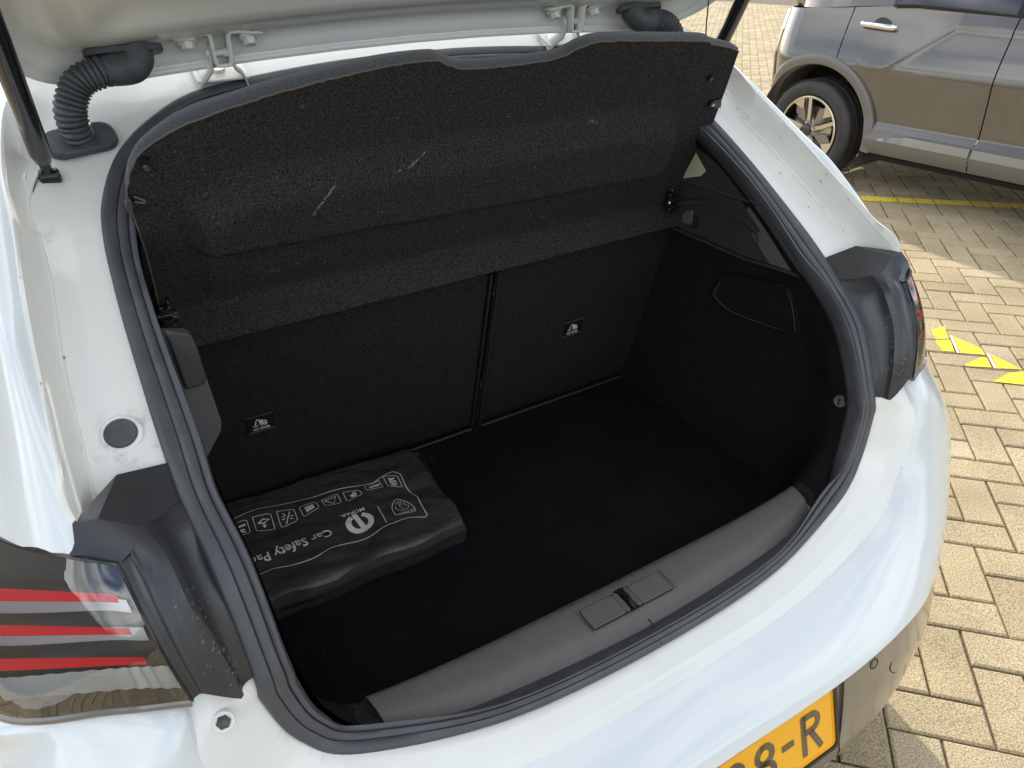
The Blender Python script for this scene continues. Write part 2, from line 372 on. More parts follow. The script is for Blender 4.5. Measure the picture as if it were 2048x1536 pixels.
for pts in ([(612, 562), (638, 562), (728, 772), (700, 772)], [(1070, 782), (1098, 786), (1183, 962), (1155, 962)]):
    q = z4(pts); q = [p + np.array([0, 0, .0008]) for p in q]; obj('painted_arrow_edge', q, [(0, 1, 2, 3)], M['whitepaint'], ground, smooth=False)

# ------------------------------------------------------------------ white hatchback
car = empty('white_hatchback', (0, 2.2, 0), 'white hatchback with its tailgate raised and its boot open, in the foreground', 'car')
OFF = np.array([0, 2.2, 0])
def sub(v): return [np.array(p, float) - OFF for p in v]
# all parts are modelled in world coordinates, then shifted into the car's own frame
class _Car: pass
def cobj(name, v, f, m, parent=car, **k): return obj(name, sub(v) if parent is car else sub(v), f, m, parent, **k)
def cg(name, P, m, parent=car, **k): return gobj(name, np.asarray(P) - OFF, m, parent, **k)
def ct(name, path, r, m, parent=car, seg=12, **k):
    v, f = tube_vf(path, r, seg); return cobj(name, v, f, m, parent, **k)
def cp(name, poly, ext, m, parent=car, bw=0, **k): return prism(name, sub(poly), ext, m, parent, bw, **k)

Sx = [(0, .486, .593), (.24, .497, .600), (.42, .530, .634), (.478, .550, .68), (.502, .563, .751), (.502, .568, .786), (.508, .62, .893), (.516, .69, .948), (.517, .752, .997), (.516, .838, 1.053), (.514, .906, 1.096), (.508, .985, 1.145), (.494, 1.042, 1.181), (.460, 1.098, 1.22), (.404, 1.144, 1.251), (.324, 1.178, 1.274), (.15, 1.20, 1.288), (0, 1.203, 1.291)]
Fx = [(0, .470, .584), (.245, .480, .590), (.432, .515, .624), (.497, .538, .668), (.525, .553, .742), (.53, .56, .785), (.54, .61, .90), (.545, .685, .955), (.55, .745, .998), (.55, .835, 1.052), (.55, .91, 1.097), (.545, .99, 1.147), (.53, 1.05, 1.185), (.50, 1.115, 1.228), (.43, 1.165, 1.262), (.335, 1.20, 1.285), (.15, 1.22, 1.300), (0, 1.223, 1.303)]
Gx = [(0, .455, .577), (.25, .464, .582), (.442, .498, .612), (.512, .524, .655), (.545, .543, .745), (.552, .558, .79), (.566, .63, .905), (.590, .700, .968), (.589, .750, .998), (.586, .850, 1.062), (.577, .925, 1.110), (.575, 1.0, 1.150), (.580, 1.046, 1.193), (.545, 1.14, 1.250), (.47, 1.20, 1.292), (.35, 1.240, 1.322), (.15, 1.26, 1.335), (0, 1.262, 1.338)]
Ex = [(0, .440, .568), (.256, .450, .572), (.455, .480, .600), (.535, .505, .655), (.572, .528, .745), (.578, .566, .80), (.588, .655, .90), (.604, .65, 1.0), (.606, .71, 1.034), (.604, .80, 1.086), (.600, .88, 1.135), (.592, .96, 1.183), (.588, 1.05, 1.235), (.562, 1.16, 1.295), (.49, 1.235, 1.327), (.36, 1.275, 1.345), (.15, 1.295, 1.358), (0, 1.30, 1.360)]
def mid(A, B, t, dn=0):
    A, B = np.array(A), np.array(B); return A + (B - A) * t + np.array([0, 0, dn])
def full(P):  # mirrored half into a closed loop, left side first
    P = np.array(P); return np.concatenate([P, mirx(P[1:-1][::-1])])
Sb = [tuple(np.array(p) + (np.array([0, .010, -.004]) if k in (5, 6) else 0) * (1 if k == 6 else .3)) for k, p in enumerate(Sx)]
def bump_(t, dn):
    A = mid(Gx, Ex, t)
    for k in range(len(A)): A[k][2] += dn * (0 if k < 6 else min(1, (k - 5) / 2))
    return A
rows = [full(mid(Sb, Fx, -.25, -.004)), full(Sb), full(Fx), full(mid(Fx, Gx, .60)), full(mid(Fx, Gx, .86, .0005)), full(mid(Fx, Gx, .97, .0005)), full(mid(Gx, Ex, .12, -.0005)),
        full(bump_(.38, -.001)), full(bump_(.62, .003)), full(bump_(.82, .009)), full(Ex), full([tuple(np.array(p) + np.array([.022 if p[0] > 0 else 0, .045, -.03])) for p in Ex])]
R = np.array([cr(r, 7, closed=True) for r in rows])
NF = R.shape[1]
body = cg('body_frame', R, M['frame'], close_v=True, flip=True, angle=60)
for s in (-1, 1):
    q = cr([Gx[7]] + Gx[8:12] + [(.577, 1.035, 1.182), (.566, 1.062, 1.203), (.555, 1.075, 1.215)], 8); q = q if s > 0 else mirx(q)
    ct('seam_sealer', q + np.array([0, -.0004, .0006]), .0026, M['frame'], body, seg=8)
    ct('seam_line', q + np.array([-s * .0034, .0012, -.0002]), .0006, M['rubber'], body, seg=5)
# rubber weather strip: swept section between S and the inner line
Ix = [(0, .505, .613), (.24, .516, .618), (.405, .556, .630), (.448, .566, .69), (.462, .572, .75), (.466, .582, .80), (.472, .633, .888), (.480, .688, .935), (.482, .745, .968), (.483, .815, 1.020), (.484, .885, 1.066), (.483, .960, 1.108), (.468, 1.03, 1.150), (.438, 1.085, 1.190), (.386, 1.13, 1.222), (.31, 1.163, 1.244), (.15, 1.185, 1.258), (0, 1.188, 1.260)]
SC, IC = cr(full(Sx), 10, closed=True), cr(full(Ix), 10, closed=True)
Tn = norm(np.roll(SC, -1, 0) - np.roll(SC, 1, 0)); Wd = IC - SC; Nn = norm(np.cross(Tn, Wd))
if Nn[0][2] < 0: Nn = -Nn
prof = [(-.04, -.004), (-.03, .004), (.03, .0065), (.20, .0075), (.33, .0085), (.36, .0080), (.375, .0055), (.39, .0080), (.42, .0100), (.60, .0125), (.68, .0115), (.70, .0085), (.72, .0110), (.76, .0150), (.86, .0165), (.95, .0120), (1.0, .004), (1.02, -.012), (1.02, -.03)]
G = np.array([SC + Wd * t + Nn * h for t, h in prof])
seal = cg('door_seal', G, M['gasket'], close_v=True, flip=True, angle=50)
# seam where the strip's two ends meet
jp = at_x(1318, 1285, 0.002)
ct('seal_joint', cr([(.0, .486 - .0025, .601), (.003, .490, .6035), (-.002, .497, .6135), (-.004, .503, .626), (-.006, .509, .6285)], 4), .0012, M['dark'], seal, seg=6)

# outer bumper skin, right and left in one sheet
BR = [
 [(0, .440, .568), (.256, .450, .572), (.455, .480, .600), (.535, .505, .655), (.572, .528, .745), tuple(mirx(at_y(340, 1424, .556))), tuple(mirx(at_y(150, 1434, .600))), tuple(mirx(at_y(-60, 1440, .672))), (.812, .94, .792)],
 [(0, .412, .549), (.26, .422, .552), (.46, .452, .580), (.557, .478, .628), (.618, .505, .70), (.655, .535, .745), (.715, .60, .755), (.775, .70, .755), (.828, .92, .755)],
 [(0, .387, .527), (.27, .394, .530), (.47, .426, .553), (.583, .456, .590), (.650, .490, .638), (.700, .53, .68), (.757, .605, .70), (.805, .73, .71), (.838, .90, .715)],
 [(0, .367, .507), (.27, .371, .508), (.472, .402, .524), (.590, .437, .548), (.664, .478, .580), (.722, .53, .61), (.778, .615, .63), (.822, .74, .64), (.852, .90, .645)],
 [(0, .357, .490), (.27, .358, .491), (.455, .378, .495), (.560, .412, .500), (.650, .458, .515), (.716, .52, .535), (.776, .612, .555), (.822, .74, .565), (.855, .90, .57)],
 [(0, .3555, .485), (.27, .3555, .485), (.447, .3735, .487), (.545, .403, .488), (.640, .447, .490), (.708, .51, .493), (.770, .605, .497), (.818, .735, .50), (.853, .90, .50)],
 [(0, .363, .478), (.27, .363, .478), (.445, .382, .480), (.540, .411, .481), (.634, .455, .483), (.70, .518, .486), (.762, .612, .49), (.810, .742, .493), (.845, .907, .493)]]
BR = [np.array(r) for r in BR]
BR = [BR[0] + np.array([[0, .004, .001]] * 4 + [[-.01, .04, .004]] * 5)] + BR
Bf = [np.concatenate([mirx(r[1:][::-1]), r]) for r in BR]
P = loft(Bf, 6, 4)
bumper = cg('rear_bumper', P, M['paint'], flip=False, angle=50)
# lower bumper
LR = [
 [(0, .385, .482), (.262, .385, .482), (.285, .378, .482), (.445, .386, .484), (.540, .414, .485), (.634, .458, .487), (.70, .52, .49), (.762, .615, .493), (.810, .745, .496), (.845, .90, .496)],
 [(0, .378, .46), (.262, .378, .46), (.290, .366, .455), (.445, .376, .450), (.540, .402, .450), (.634, .448, .450), (.705, .515, .452), (.767, .612, .455), (.815, .742, .457), (.850, .90, .458)],
 [(0, .366, .42), (.262, .366, .42), (.285, .352, .40), (.430, .362, .395), (.535, .388, .395), (.632, .432, .395), (.705, .502, .40), (.768, .602, .402), (.818, .735, .403), (.855, .90, .403)],
 [(0, .345, .35), (.262, .345, .35), (.275, .339, .345), (.410, .353, .34), (.520, .380, .34), (.620, .421, .34), (.698, .492, .34), (.764, .592, .34), (.816, .728, .34), (.855, .90, .34)],
 [(0, .336, .325), (.262, .336, .322), (.275, .335, .32), (.400, .350, .315), (.505, .378, .31), (.610, .420, .305), (.690, .492, .305), (.758, .592, .305), (.812, .728, .305), (.852, .90, .305)],
 [(0, .345, .29), (.262, .346, .29), (.275, .348, .288), (.395, .362, .275), (.495, .392, .27), (.595, .434, .265), (.672, .502, .262), (.742, .60, .262), (.80, .735, .262), (.842, .90, .262)],
 [(0, .42, .235), (.262, .42, .235), (.275, .42, .235), (.37, .43, .225), (.46, .455, .22), (.55, .49, .215), (.63, .55, .213), (.70, .64, .212), (.77, .77, .212), (.82, .90, .212)]]
LR = [np.array(r) for r in LR]; Lf = [np.concatenate([mirx(r[1:][::-1]), r]) for r in LR]
lowb = cg('lower_bumper', loft(Lf, 5, 4), M['lowbump'], angle=50)
# parking sensor and tow-eye cover outlines
def on_low(px_, py_, yy): return at_y(px_, py_, yy)
def ring_line(name, pts, r, m, parent, closed=True):
    Pp = cr(pts, 4, closed=closed)
    if closed: Pp = np.concatenate([Pp, Pp[:1]])
    return ct(name, Pp, r, m, parent, seg=6)
c7 = lambda x, y: (1348 + x / 2.926, 1011 + y / 2.926)
def low_pt(px_, py_):
    # meet the lower bumper's face: search its grid for the nearest point to the sight line
    d = norm(ray(px_, py_)); Q = loft(Lf, 5, 4).reshape(-1, 3); V_ = Q - CAM; t = V_ @ d; e = np.linalg.norm(V_ - t[:, None] * d, axis=1)
    e = np.where(t < np.min(t[e < .03]) + .12, e, 9) if (e < .03).any() else e
    k = np.argsort(e)[:4]; wq = 1 / (e[k] + 1e-4); p = (Q[k] * wq[:, None]).sum(0) / wq.sum()
    tt = (p - CAM) @ d; return CAM + d * (tt - .001)
ring_line('parking_sensor', [low_pt(*c7(*p)) for p in ((1150, 950), (1158, 915), (1178, 898), (1192, 905), (1185, 935), (1165, 955))], .0008, M['dark'], lowb)
ring_line('tow_eye_cover', [low_pt(*c7(*p)) for p in ((1358, 815), (1300, 870), (1268, 930), (1268, 968), (1290, 978), (1330, 945), (1350, 890))], .0009, M['dark'], lowb)
# number plate
py0, pz0 = .3715, .445; pd = norm(np.array([0, .335 - .3685, .330 - .440])); pn = norm(np.cross([1, 0, 0], pd)); pn = pn if pn[1] < 0 else -pn
pc = np.array([0, .3515, .3835]) - pd * .0155
def pl(u, v, h=0): return pc + np.array([u, 0, 0]) - pd * v + pn * h     # u right, v up on the plate
po = [pl(a, b, 0) for a, b in rrect(.52, .112, .011)]
plate = cp('number_plate', po, pn * .0015, M['plate'], bw=.0)
pframe = []
ri, ro = rrect(.518, .110, .010), rrect(.530, .121, .014)
G = np.array([[pl(a, b, .001) for a, b in ri], [pl(a, b, .0045) for a, b in ri * .999], [pl(a, b, .0045) for a, b in ro], [pl(a, b, -.004) for a, b in ro]])
cg('plate_holder', G, M['black'], plate, close_v=True, angle=30)
ri2 = rrect(.508, .100, .007)
bl = [pl(a, b, .0021) for a, b in ri2]; ct('plate_border', bl + bl[:1], .0008, M['plate'], plate, seg=6)

_fonts = {}
def text_vf(s, size=1.0, bold=0.0, extr=0.0, align='LEFT', res=3):
    cu = bpy.data.curves.new('t', 'FONT'); cu.body = s; cu.size = size; cu.offset = bold; cu.resolution_u = res; cu.align_x = align
    o = bpy.data.objects.new('t', cu); COL.objects.link(o)
    me = o.to_mesh(); v = np.array([tuple(q.co) for q in me.vertices]); f = [tuple(p.vertices) for p in me.polygons]
    o.to_mesh_clear(); bpy.data.objects.remove(o); bpy.data.curves.remove(cu)
    return v, f
def place_text(name, s, fn, width=None, height=None, m=None, parent=None, bold=.0, origin=(0, 0), mirror=False):
    v, f = text_vf(s, 1.0, bold); x0, y0 = v[:, 0].min(), v[:, 1].min(); wx = v[:, 0].max() - x0; hy = v[:, 1].max() - y0
    sx = width / wx if width else height / hy; sy = height / hy if height else sx
    P = [fn(origin[0] + (a - x0) * sx, origin[1] + (b - y0) * sy) for a, b, _ in v]
    return cobj(name, P, f, m, parent, smooth=False)
def flatpoly(name, pts, fn, m, parent):
    return cobj(name, [fn(a, b) for a, b in pts], [tuple(range(len(pts)))], m, parent, smooth=False)
def stroke(pts, wd, closed=False):
    """flat ribbon along a 2-D polyline -> verts, quads (2-D)"""
    P = np.array(pts, float); n = len(P)
    T = (np.roll(P, -1, 0) - np.roll(P, 1, 0)) if closed else np.gradient(P, axis=0)
    T = T / (np.linalg.norm(T, axis=1, keepdims=True) + 1e-9); Nm = np.stack([-T[:, 1], T[:, 0]], 1) * wd / 2
    v = np.concatenate([P + Nm, P - Nm]); f = [(i, (i + 1) % n, n + (i + 1) % n, n + i) for i in range(n if closed else n - 1)]
    return v, f
def ribbon(name, strokes, fn, m, parent):
    V, F = [], []
    for pts, wd, cl in strokes:
        v, f = stroke(pts, wd, cl); b = len(V); V += [fn(a, c) for a, c in v]; F += [tuple(i + b for i in q) for q in f]
    return cobj(name, V, F, m, parent, smooth=False)
def arc(cx, cy, r, a0, a1, n=16, ry=None): return [(cx + r * math.cos(RAD(a0 + (a1 - a0) * k / n)), cy + (ry or r) * math.sin(RAD(a0 + (a1 - a0) * k / n))) for k in range(n + 1)]
pf = lambda a, b: pl(a, b, .0026)
cw = .0105
def Rch(x): return [([(x, -.037), (x, .037)], cw, False), ([(x, .037 - cw / 2), (x + .018, .037 - cw / 2)] + arc(x + .018, .018, .0137, 90, -90, 12)[0:] + [(x, .0043)], cw, False), ([(x + .014, .004), (x + .036, -.037)], cw, False)]
def Ech(x): return [(arc(x, .0165, .0150, 0, 360, 24)[:-1], cw, True), (arc(x, -.0165, .0168, 0, 360, 24)[:-1], cw, True)]
ribbon('plate_character', Rch(.190), pf, M['char'], plate)
ribbon('plate_character', [([(.143, .004), (.168, .004)], .0105, False)], pf, M['char'], plate)
ribbon('plate_character', Ech(.108), pf, M['char'], plate)
ribbon('plate_character', [(arc(.048, .0165, .0155, 0, 360, 24)[:-1], cw, True), ([(.0635, .0165), (.063, -.005), (.049, -.037)], cw, False)], pf, M['char'], plate)
# small round emblem on the holder strip below the plate
ct('round_badge', [pl(.178, -.069, .0), pl(.178, -.069, .004)], .0095, M['lowbump'], plate, seg=20)
ribbon('badge_mark', [(arc(.178, -.069, .0085, 0, 360, 20)[:-1], .0012, True), (arc(.178, -.069, .004, 20, 290, 10), .0018, False), ([(.175, -.072), (.178, -.066), (.181, -.071)], .0012, False)], lambda a, b: pl(a, b, .0046), M['steel'], plate)

# quarter panels: outer skin above the lamps
_e = lambda p: (p[0] - .004, p[1] + .005, p[2] - .005)
QX = [(7, [_e((.604, .650, 1.000)), tuple(mirx(at_y(138, 1109, .637))), tuple(mirx(at_y(75, 1095, .668))), tuple(mirx(at_y(0, 1079, .722))), (.748, .86, .946), (.782, 1.0, .919)]),
      (9, [_e((.604, .80, 1.086)), (.618, .802, 1.089), (.635, .822, 1.084), (.668, .868, 1.05), (.725, .96, .99), (.785, 1.05, .93)]),
      (10, [_e((.600, .88, 1.135)), (.614, .887, 1.136), (.632, .905, 1.130), (.66, .955, 1.09), (.715, 1.05, 1.01), (.785, 1.12, .93)]),
      (12, [_e((.588, 1.05, 1.235)), (.602, 1.058, 1.233), (.618, 1.08, 1.222), (.645, 1.12, 1.17), (.70, 1.20, 1.06), (.795, 1.28, .93)]),
      (13, [_e((.562, 1.16, 1.295)), (.580, 1.175, 1.291), (.60, 1.20, 1.278), (.635, 1.26, 1.21), (.70, 1.34, 1.08), (.80, 1.42, .93)]),
      (14, [_e((.49, 1.235, 1.327)), (.515, 1.26, 1.327), (.55, 1.30, 1.32), (.61, 1.38, 1.25), (.70, 1.46, 1.09), (.80, 1.55, .93)])]
for s, nm in ((-1, 'L'), (1, 'R')):
    Q = loft([r for _, r in QX], 5, 5); Q = Q if s > 0 else mirx(Q)
    cg('quarter_panel', Q, M['paint'], flip=(s > 0), angle=60)
    # lower flank from the belt line down, forward to the wheel arch
    FL = [[(.80, .90, .835), (.765, 1.0, .93)], [(.84, 1.1, .80), (.80, 1.25, .93)], [(.86, 1.5, .80), (.82, 1.7, .94)]]
    Fl = np.array([[(.812, .94, .795), (.80, .97, .86), (.785, 1.0, .922)], [(.838, .90, .70), (.825, 1.15, .84), (.785, 1.28, .93)], [(.855, .90, .50), (.845, 1.3, .75), (.80, 1.55, .93)]])
    Fl = loft(Fl, 4, 4); cg('flank_panel', Fl if s > 0 else mirx(Fl), M['paint'], flip=(s > 0))
# the rest of the body: hull along y
ys = [1.55, 2.1, 2.7, 3.2, 3.6, 4.0, 4.2]
def hull(y):
    f = min(1, max(0, (4.25 - y) / .8)) ** .4
    return [(.78, .22), (.84, .32), (.865, .55), (.86, .78), (.81, .93)], f
for s in (-1, 1):
    P = []
    for y in [.9, 1.2] + ys:
        q, f = hull(y); P.append([(s * x * (.82 + .18 * f), y, z) for x, z in q])
    P = np.array(P)
    cg('side_body', loft(P, 4, 3), M['paint'], flip=(s < 0))
    W = np.array([[(s * .80, 1.55, .935), (s * .70, 1.52, 1.12), (s * .58, 1.45, 1.30)], [(s * .81, 2.1, .935), (s * .71, 2.1, 1.15), (s * .60, 2.1, 1.36)], [(s * .81, 2.9, .935), (s * .71, 2.7, 1.15), (s * .60, 2.6, 1.37)], [(s * .80, 3.2, .935), (s * .72, 2.98, 1.12), (s * .61, 2.75, 1.33)]])
    cg('side_window', loft(W, 4, 3), M['suvglass'], flip=(s < 0))
    for y in (1.35 + .2, 3.75):
        v, f = lathe_vf([(0, 0), (.2, 0), (.205, -.01), (.30, -.012), (.312, -.03), (.312, -.17), (.30, -.19), (0, -.19)], (s * .80, y, .312), (s, 0, 0), (0, 1, 0), (0, 0, 1), 32)
        cobj('road_wheel', v, f, M['tyre'], angle=30)
roof = np.array([[(-.56, 1.16, 1.295), (-.49, 1.24, 1.328), (-.3, 1.29, 1.350), (0, 1.303, 1.361), (.3, 1.29, 1.350), (.49, 1.24, 1.328), (.56, 1.16, 1.295)],
                 [(-.62, 1.55, 1.31), (-.52, 1.52, 1.37), (-.3, 1.5, 1.395), (0, 1.5, 1.40), (.3, 1.5, 1.395), (.52, 1.52, 1.37), (.62, 1.55, 1.31)],
                 [(-.61, 2.1, 1.36), (-.5, 2.1, 1.41), (-.3, 2.1, 1.43), (0, 2.1, 1.436), (.3, 2.1, 1.43), (.5, 2.1, 1.41), (.61, 2.1, 1.36)],
                 [(-.60, 2.75, 1.33), (-.5, 2.75, 1.37), (-.3, 2.75, 1.395), (0, 2.75, 1.40), (.3, 2.75, 1.395), (.5, 2.75, 1.37), (.60, 2.75, 1.33)]])
cg('roof_panel', loft(roof, 5, 5), M['paint'])
hood = np.array([[(-.78, 3.15, .94), (-.4, 3.3, .97), (0, 3.35, .98), (.4, 3.3, .97), (.78, 3.15, .94)], [(-.72, 3.8, .86), (-.4, 3.95, .88), (0, 4.0, .89), (.4, 3.95, .88), (.72, 3.8, .86)], [(-.66, 4.15, .62), (-.4, 4.28, .64), (0, 4.32, .65), (.4, 4.28, .64), (.66, 4.15, .62)], [(-.66, 4.15, .25), (-.4, 4.28, .25), (0, 4.32, .25), (.4, 4.28, .25), (.66, 4.15, .25)]])
cg('bonnet', loft(hood, 4, 4), M['paint'])
ws = np.array([[(-.58, 2.75, 1.34), (0, 2.78, 1.40), (.58, 2.75, 1.34)], [(-.76, 3.2, .95), (0, 3.38, .985), (.76, 3.2, .95)]])
cg('windscreen', loft(ws, 6, 4), M['suvglass'])
cobj('underbody', *box_vf((0, 2.35, .235), (1.5, 3.6, .02)), M['dark'], smooth=False)

# ---- lamp covers
yl = lambda x, y, v: mirx(at_y(x, y, v))      # traced on the left lamp, stored for the right
vA, vB, vC, vC2, vD = np.array([.5160, .722, .9775]), yl(233, 949, .702), yl(144, 1047, .648), yl(149, 1086, .634), yl(140, 1112, .633)
vE, vF, vJ, vM, vL = yl(196, 1037, .645), yl(288, 1057, .640), yl(214, 1094, .626), yl(262, 1104, .617), yl(237, 1131, .611)
vA1 = np.array([.5150, .690, .950])
seal_c = cr([vA1, (.5125, .658, .931), (.509, .630, .902), (.5055, .602, .868), (.503, .578, .820), (.503, .568, .788)], 6)
ridge = cr([vF, yl(318, 1095, .617), yl(343, 1140, .600), yl(378, 1213, .579), yl(430, 1306, .561), (.521, .551, .786)], 6)
lipc = cr([vM, yl(290, 1155, .596), yl(319, 1219, .578), yl(345, 1272, .565), yl(375, 1332, .553), yl(406, 1388, .544)], 6)
lensc = cr([vL, yl(262, 1182, .594), yl(284, 1226, .580), yl(312, 1283, .567), yl(348, 1345, .555), yl(385, 1402, .546)], 6)
cols = [(seal_c + np.array([-.012, .010, -.002]), 0)]
for A_, B_, hs in ((seal_c, ridge, (0, -.003, -.005, -.005, -.003, .002)), (ridge, lipc, (.002, .003, .0032, .003, .002, 0)), (lipc, lensc, (0, -.0025, -.003, -.0028))):
    for k, h in enumerate(hs):
        t = k / len(hs); cols.append((A_ * (1 - t) + B_ * t, h))
cols.append((lensc, 0)); cols.append((lensc + np.array([0, .03, .0]), 0))
DC = np.stack([c for c, _ in cols], 1); nrm = norm(np.cross(np.gradient(DC, axis=0), np.gradient(DC, axis=1))); nrm *= np.where(nrm[..., 1:2] > 0, -1, 1)
DC2 = DC + nrm * np.array([h for _, h in cols])[None, :, None]; DC2[:, -1] = DC[:, -1]
for s in (-1, 1):
    f_ = (lambda A: np.array(A, float)) if s > 0 else mirx
    parts = [grid_vf(f_(DC2), flip=(s < 0)), grid_vf(f_(np.stack([DC2[-1], DC2[-1] + np.array([0, .03, 0])])), flip=(s < 0))]
    ring = DC2[0, :-1]                                   # top end of the long grid, from seal to lens
    n6 = 6
    top = [vA, vB, vC, vE, vF]
    polys = [[vA, vB, vE, ridge[0] + nrm[0, 7] * .002, ring[4], vA1], [vB, vC, vE], [vC, vC2, vJ, vE], [vE, vJ, vM, ridge[0] + nrm[0, 7] * .002], [vC2, vD, vL, vM, vJ], [vA, vA + [0, .0, -.03], vB + [0, .02, -.03], vB], [vB, vB + [0, .02, -.03], vC + [0, .02, -.03], vC], [vC, vC + [0, .02, -.03], vD + [0, .02, -.03], vD, vC2], [vD, vD + [0, .02, -.03], vL + [0, .03, 0], vL]]
    for pg in polys:
        q = f_(pg); parts.append((q, [tuple(range(len(q)))]))
    V_, F_ = merge(parts)
    o = cobj('lamp_surround', V_, F_, M['cover'], angle=25, label='satin black plastic surround between the seal and the ' + ('left' if s < 0 else 'right') + ' tail lamp')
    import bmesh
    b_ = bmesh.new(); b_.from_mesh(o.data); bmesh.ops.remove_doubles(b_, verts=b_.verts, dist=.0012); bmesh.ops.recalc_face_normals(b_, faces=b_.faces); b_.to_mesh(o.data); b_.free()
    o.data.set_sharp_from_angle(angle=RAD(35)); bevel(o, .0022, 3, 22)
# ---- tail lamps
LT = [vL, vD + np.array([-.001, -.001, -.003]), yl(0, 1080, .722), np.array([.748, .86, .945]), np.array([.782, 1.0, .918])]
LB = [lensc[-1], yl(230, 1419, .570), yl(0, 1430, .650), np.array([.790, .79, .800]), np.array([.812, .94, .800])]
LI = []
for c, (p, q) in enumerate(zip(LT, LB)):
    col_ = []
    for t in (0, .25, .5, .75, 1):
        r_ = p * (1 - t) + q * t
        if c == 0: r_ = lensc[int(round(t * (len(lensc) - 1)))]
        else: r_ = r_ + np.array([.5, -.8, 0]) * .010 * 4 * t * (1 - t)
        col_.append(r_)
    LI.append(col_)
LI = np.array(LI)
for s in (-1, 1):
    Q = loft(LI, 6, 8); nl = norm(np.cross(np.gradient(Q, axis=0), np.gradient(Q, axis=1))); nl *= np.where(nl[..., 1:2] > 0, -1, 1)
    dm = np.full(Q.shape[:2], .028); dm[0] = dm[-1] = .0006; dm[:, 0] = dm[:, -1] = .0006; lamp_h = Q - nl * dm[..., None]
    f_ = (lambda A: A) if s > 0 else mirx
    lamp = cg('tail_lamp', f_(lamp_h), M['lamp_in'], flip=(s < 0), label=('left' if s < 0 else 'right') + ' tail lamp with three red bars')
    cg('lamp_lens', f_(Q), M['lens'], lamp, flip=(s < 0))
    def interpQ(A, u, v):
        a = u * (Q.shape[0] - 1); b = v * (Q.shape[1] - 1); i0, j0 = min(int(a), Q.shape[0] - 2), min(int(b), Q.shape[1] - 2); fa, fb = a - i0, b - j0
        return A[i0, j0] * (1 - fa) * (1 - fb) + A[i0 + 1, j0] * fa * (1 - fb) + A[i0, j0 + 1] * (1 - fa) * fb + A[i0 + 1, j0 + 1] * fa * fb
    def vfor(u, y_in, y_out):
        # the bars run level round the lamp as seen from behind: traced edge heights at the inner end and further out
        vv = np.linspace(.005, .995, 70); pp = np.array([interpQ(Q, u, v) for v in vv]); q_, _ = pix(mirx(pp))
        yt = np.interp(q_[:, 0], [-400, 0, 300], [y_out, y_out, y_in]); d_ = q_[:, 1] - yt
        return float(np.interp(0, d_, vv))
    def lampgrid(v0, v1, u0, u1, depth, name, m, ridge_=0):
        uu = np.linspace(u0, u1, 40); O = []
        for iu, u in enumerate(uu):
            a_, b_ = vfor(u, *v0), vfor(u, *v1)
            O.append([interpQ(Q, u, v) - interpQ(nl, u, v) * (depth + (ridge_ * (iu % 2))) for v in np.linspace(a_, b_, 7)])
        return cg(name, f_(np.array(O)), m, lamp, flip=(s < 0))
    for v0, v1, ue in (((1195, 1178), (1208, 1204), .085), ((1260, 1252), (1272, 1275), .085), ((1318, 1320), (1332, 1345), .080)):
        lampgrid(v0, v1, ue, .98, .003, 'light_bar', M['red'])
    lampgrid((1215, 1213), (1246, 1240), .09, .98, .024, 'reflector_strip', M['chrome']); lampgrid((1278, 1284), (1308, 1310), .07, .98, .024, 'reflector_strip', M['chrome'])
    lampgrid((1350, 1368), (1395, 1415), .03, .98, .012, 'reflector_strip', M['chrome'], .002)
    ct('lamp_gasket', f_(np.concatenate([Q[0:, 0]]) + np.array([0, .001, .001])), .0022, M['black'], lamp, seg=6)
    ct('lamp_gasket', f_(Q[0, :]), .0016, M['black'], lamp, seg=6)
    ct('lamp_gasket', f_(Q[:, -1] + np.array([0, .001, -.003])), .0045, M['lowbump'], lamp, seg=8)

# ---- drain plugs in the left and right frame
def disc(name, c, n, r, h, m, parent, dome=.3, seg=28, ring=None):
    n = norm(n); e1 = norm(np.cross(n, [0, 0, 1.0])); e2 = np.cross(n, e1)
    prof_ = [(r, -.002), (r, h * .6), (r * .93, h), (r * .7, h * (1 - dome)), (r * .3, h * (1 - dome * 1.3)), (0, h * (1 - dome * 1.4))]
    v, f = lathe_vf(prof_, c, n, e1, e2, seg); return cobj(name, v, f, m, parent, angle=50)
plug_c = np.array([-.5505, .760, 1.004]); plug_n = np.array([-.05, -.62, .80])
for s in (-1,):
    disc('frame_plug', plug_c + norm(plug_n) * .001, plug_n, .0215, .0035, M['frame'], car, dome=0)
    disc('frame_plug', plug_c + norm(plug_n) * .0042, plug_n, .0165, .003, M['rubber'], car, dome=.5)
sc_c = at(447, 1442, (-.2, -1, .35), (-.528, .540, .757)); disc('frame_screw', sc_c, (-.1, -1, .55), .0115, .003, M['frame'], car, dome=.2); disc('frame_screw', sc_c + norm((-.1, -1, .55)) * .003, (-.1, -1, .55), .0075, .002, M['rubber'], car, dome=.9, seg=6)

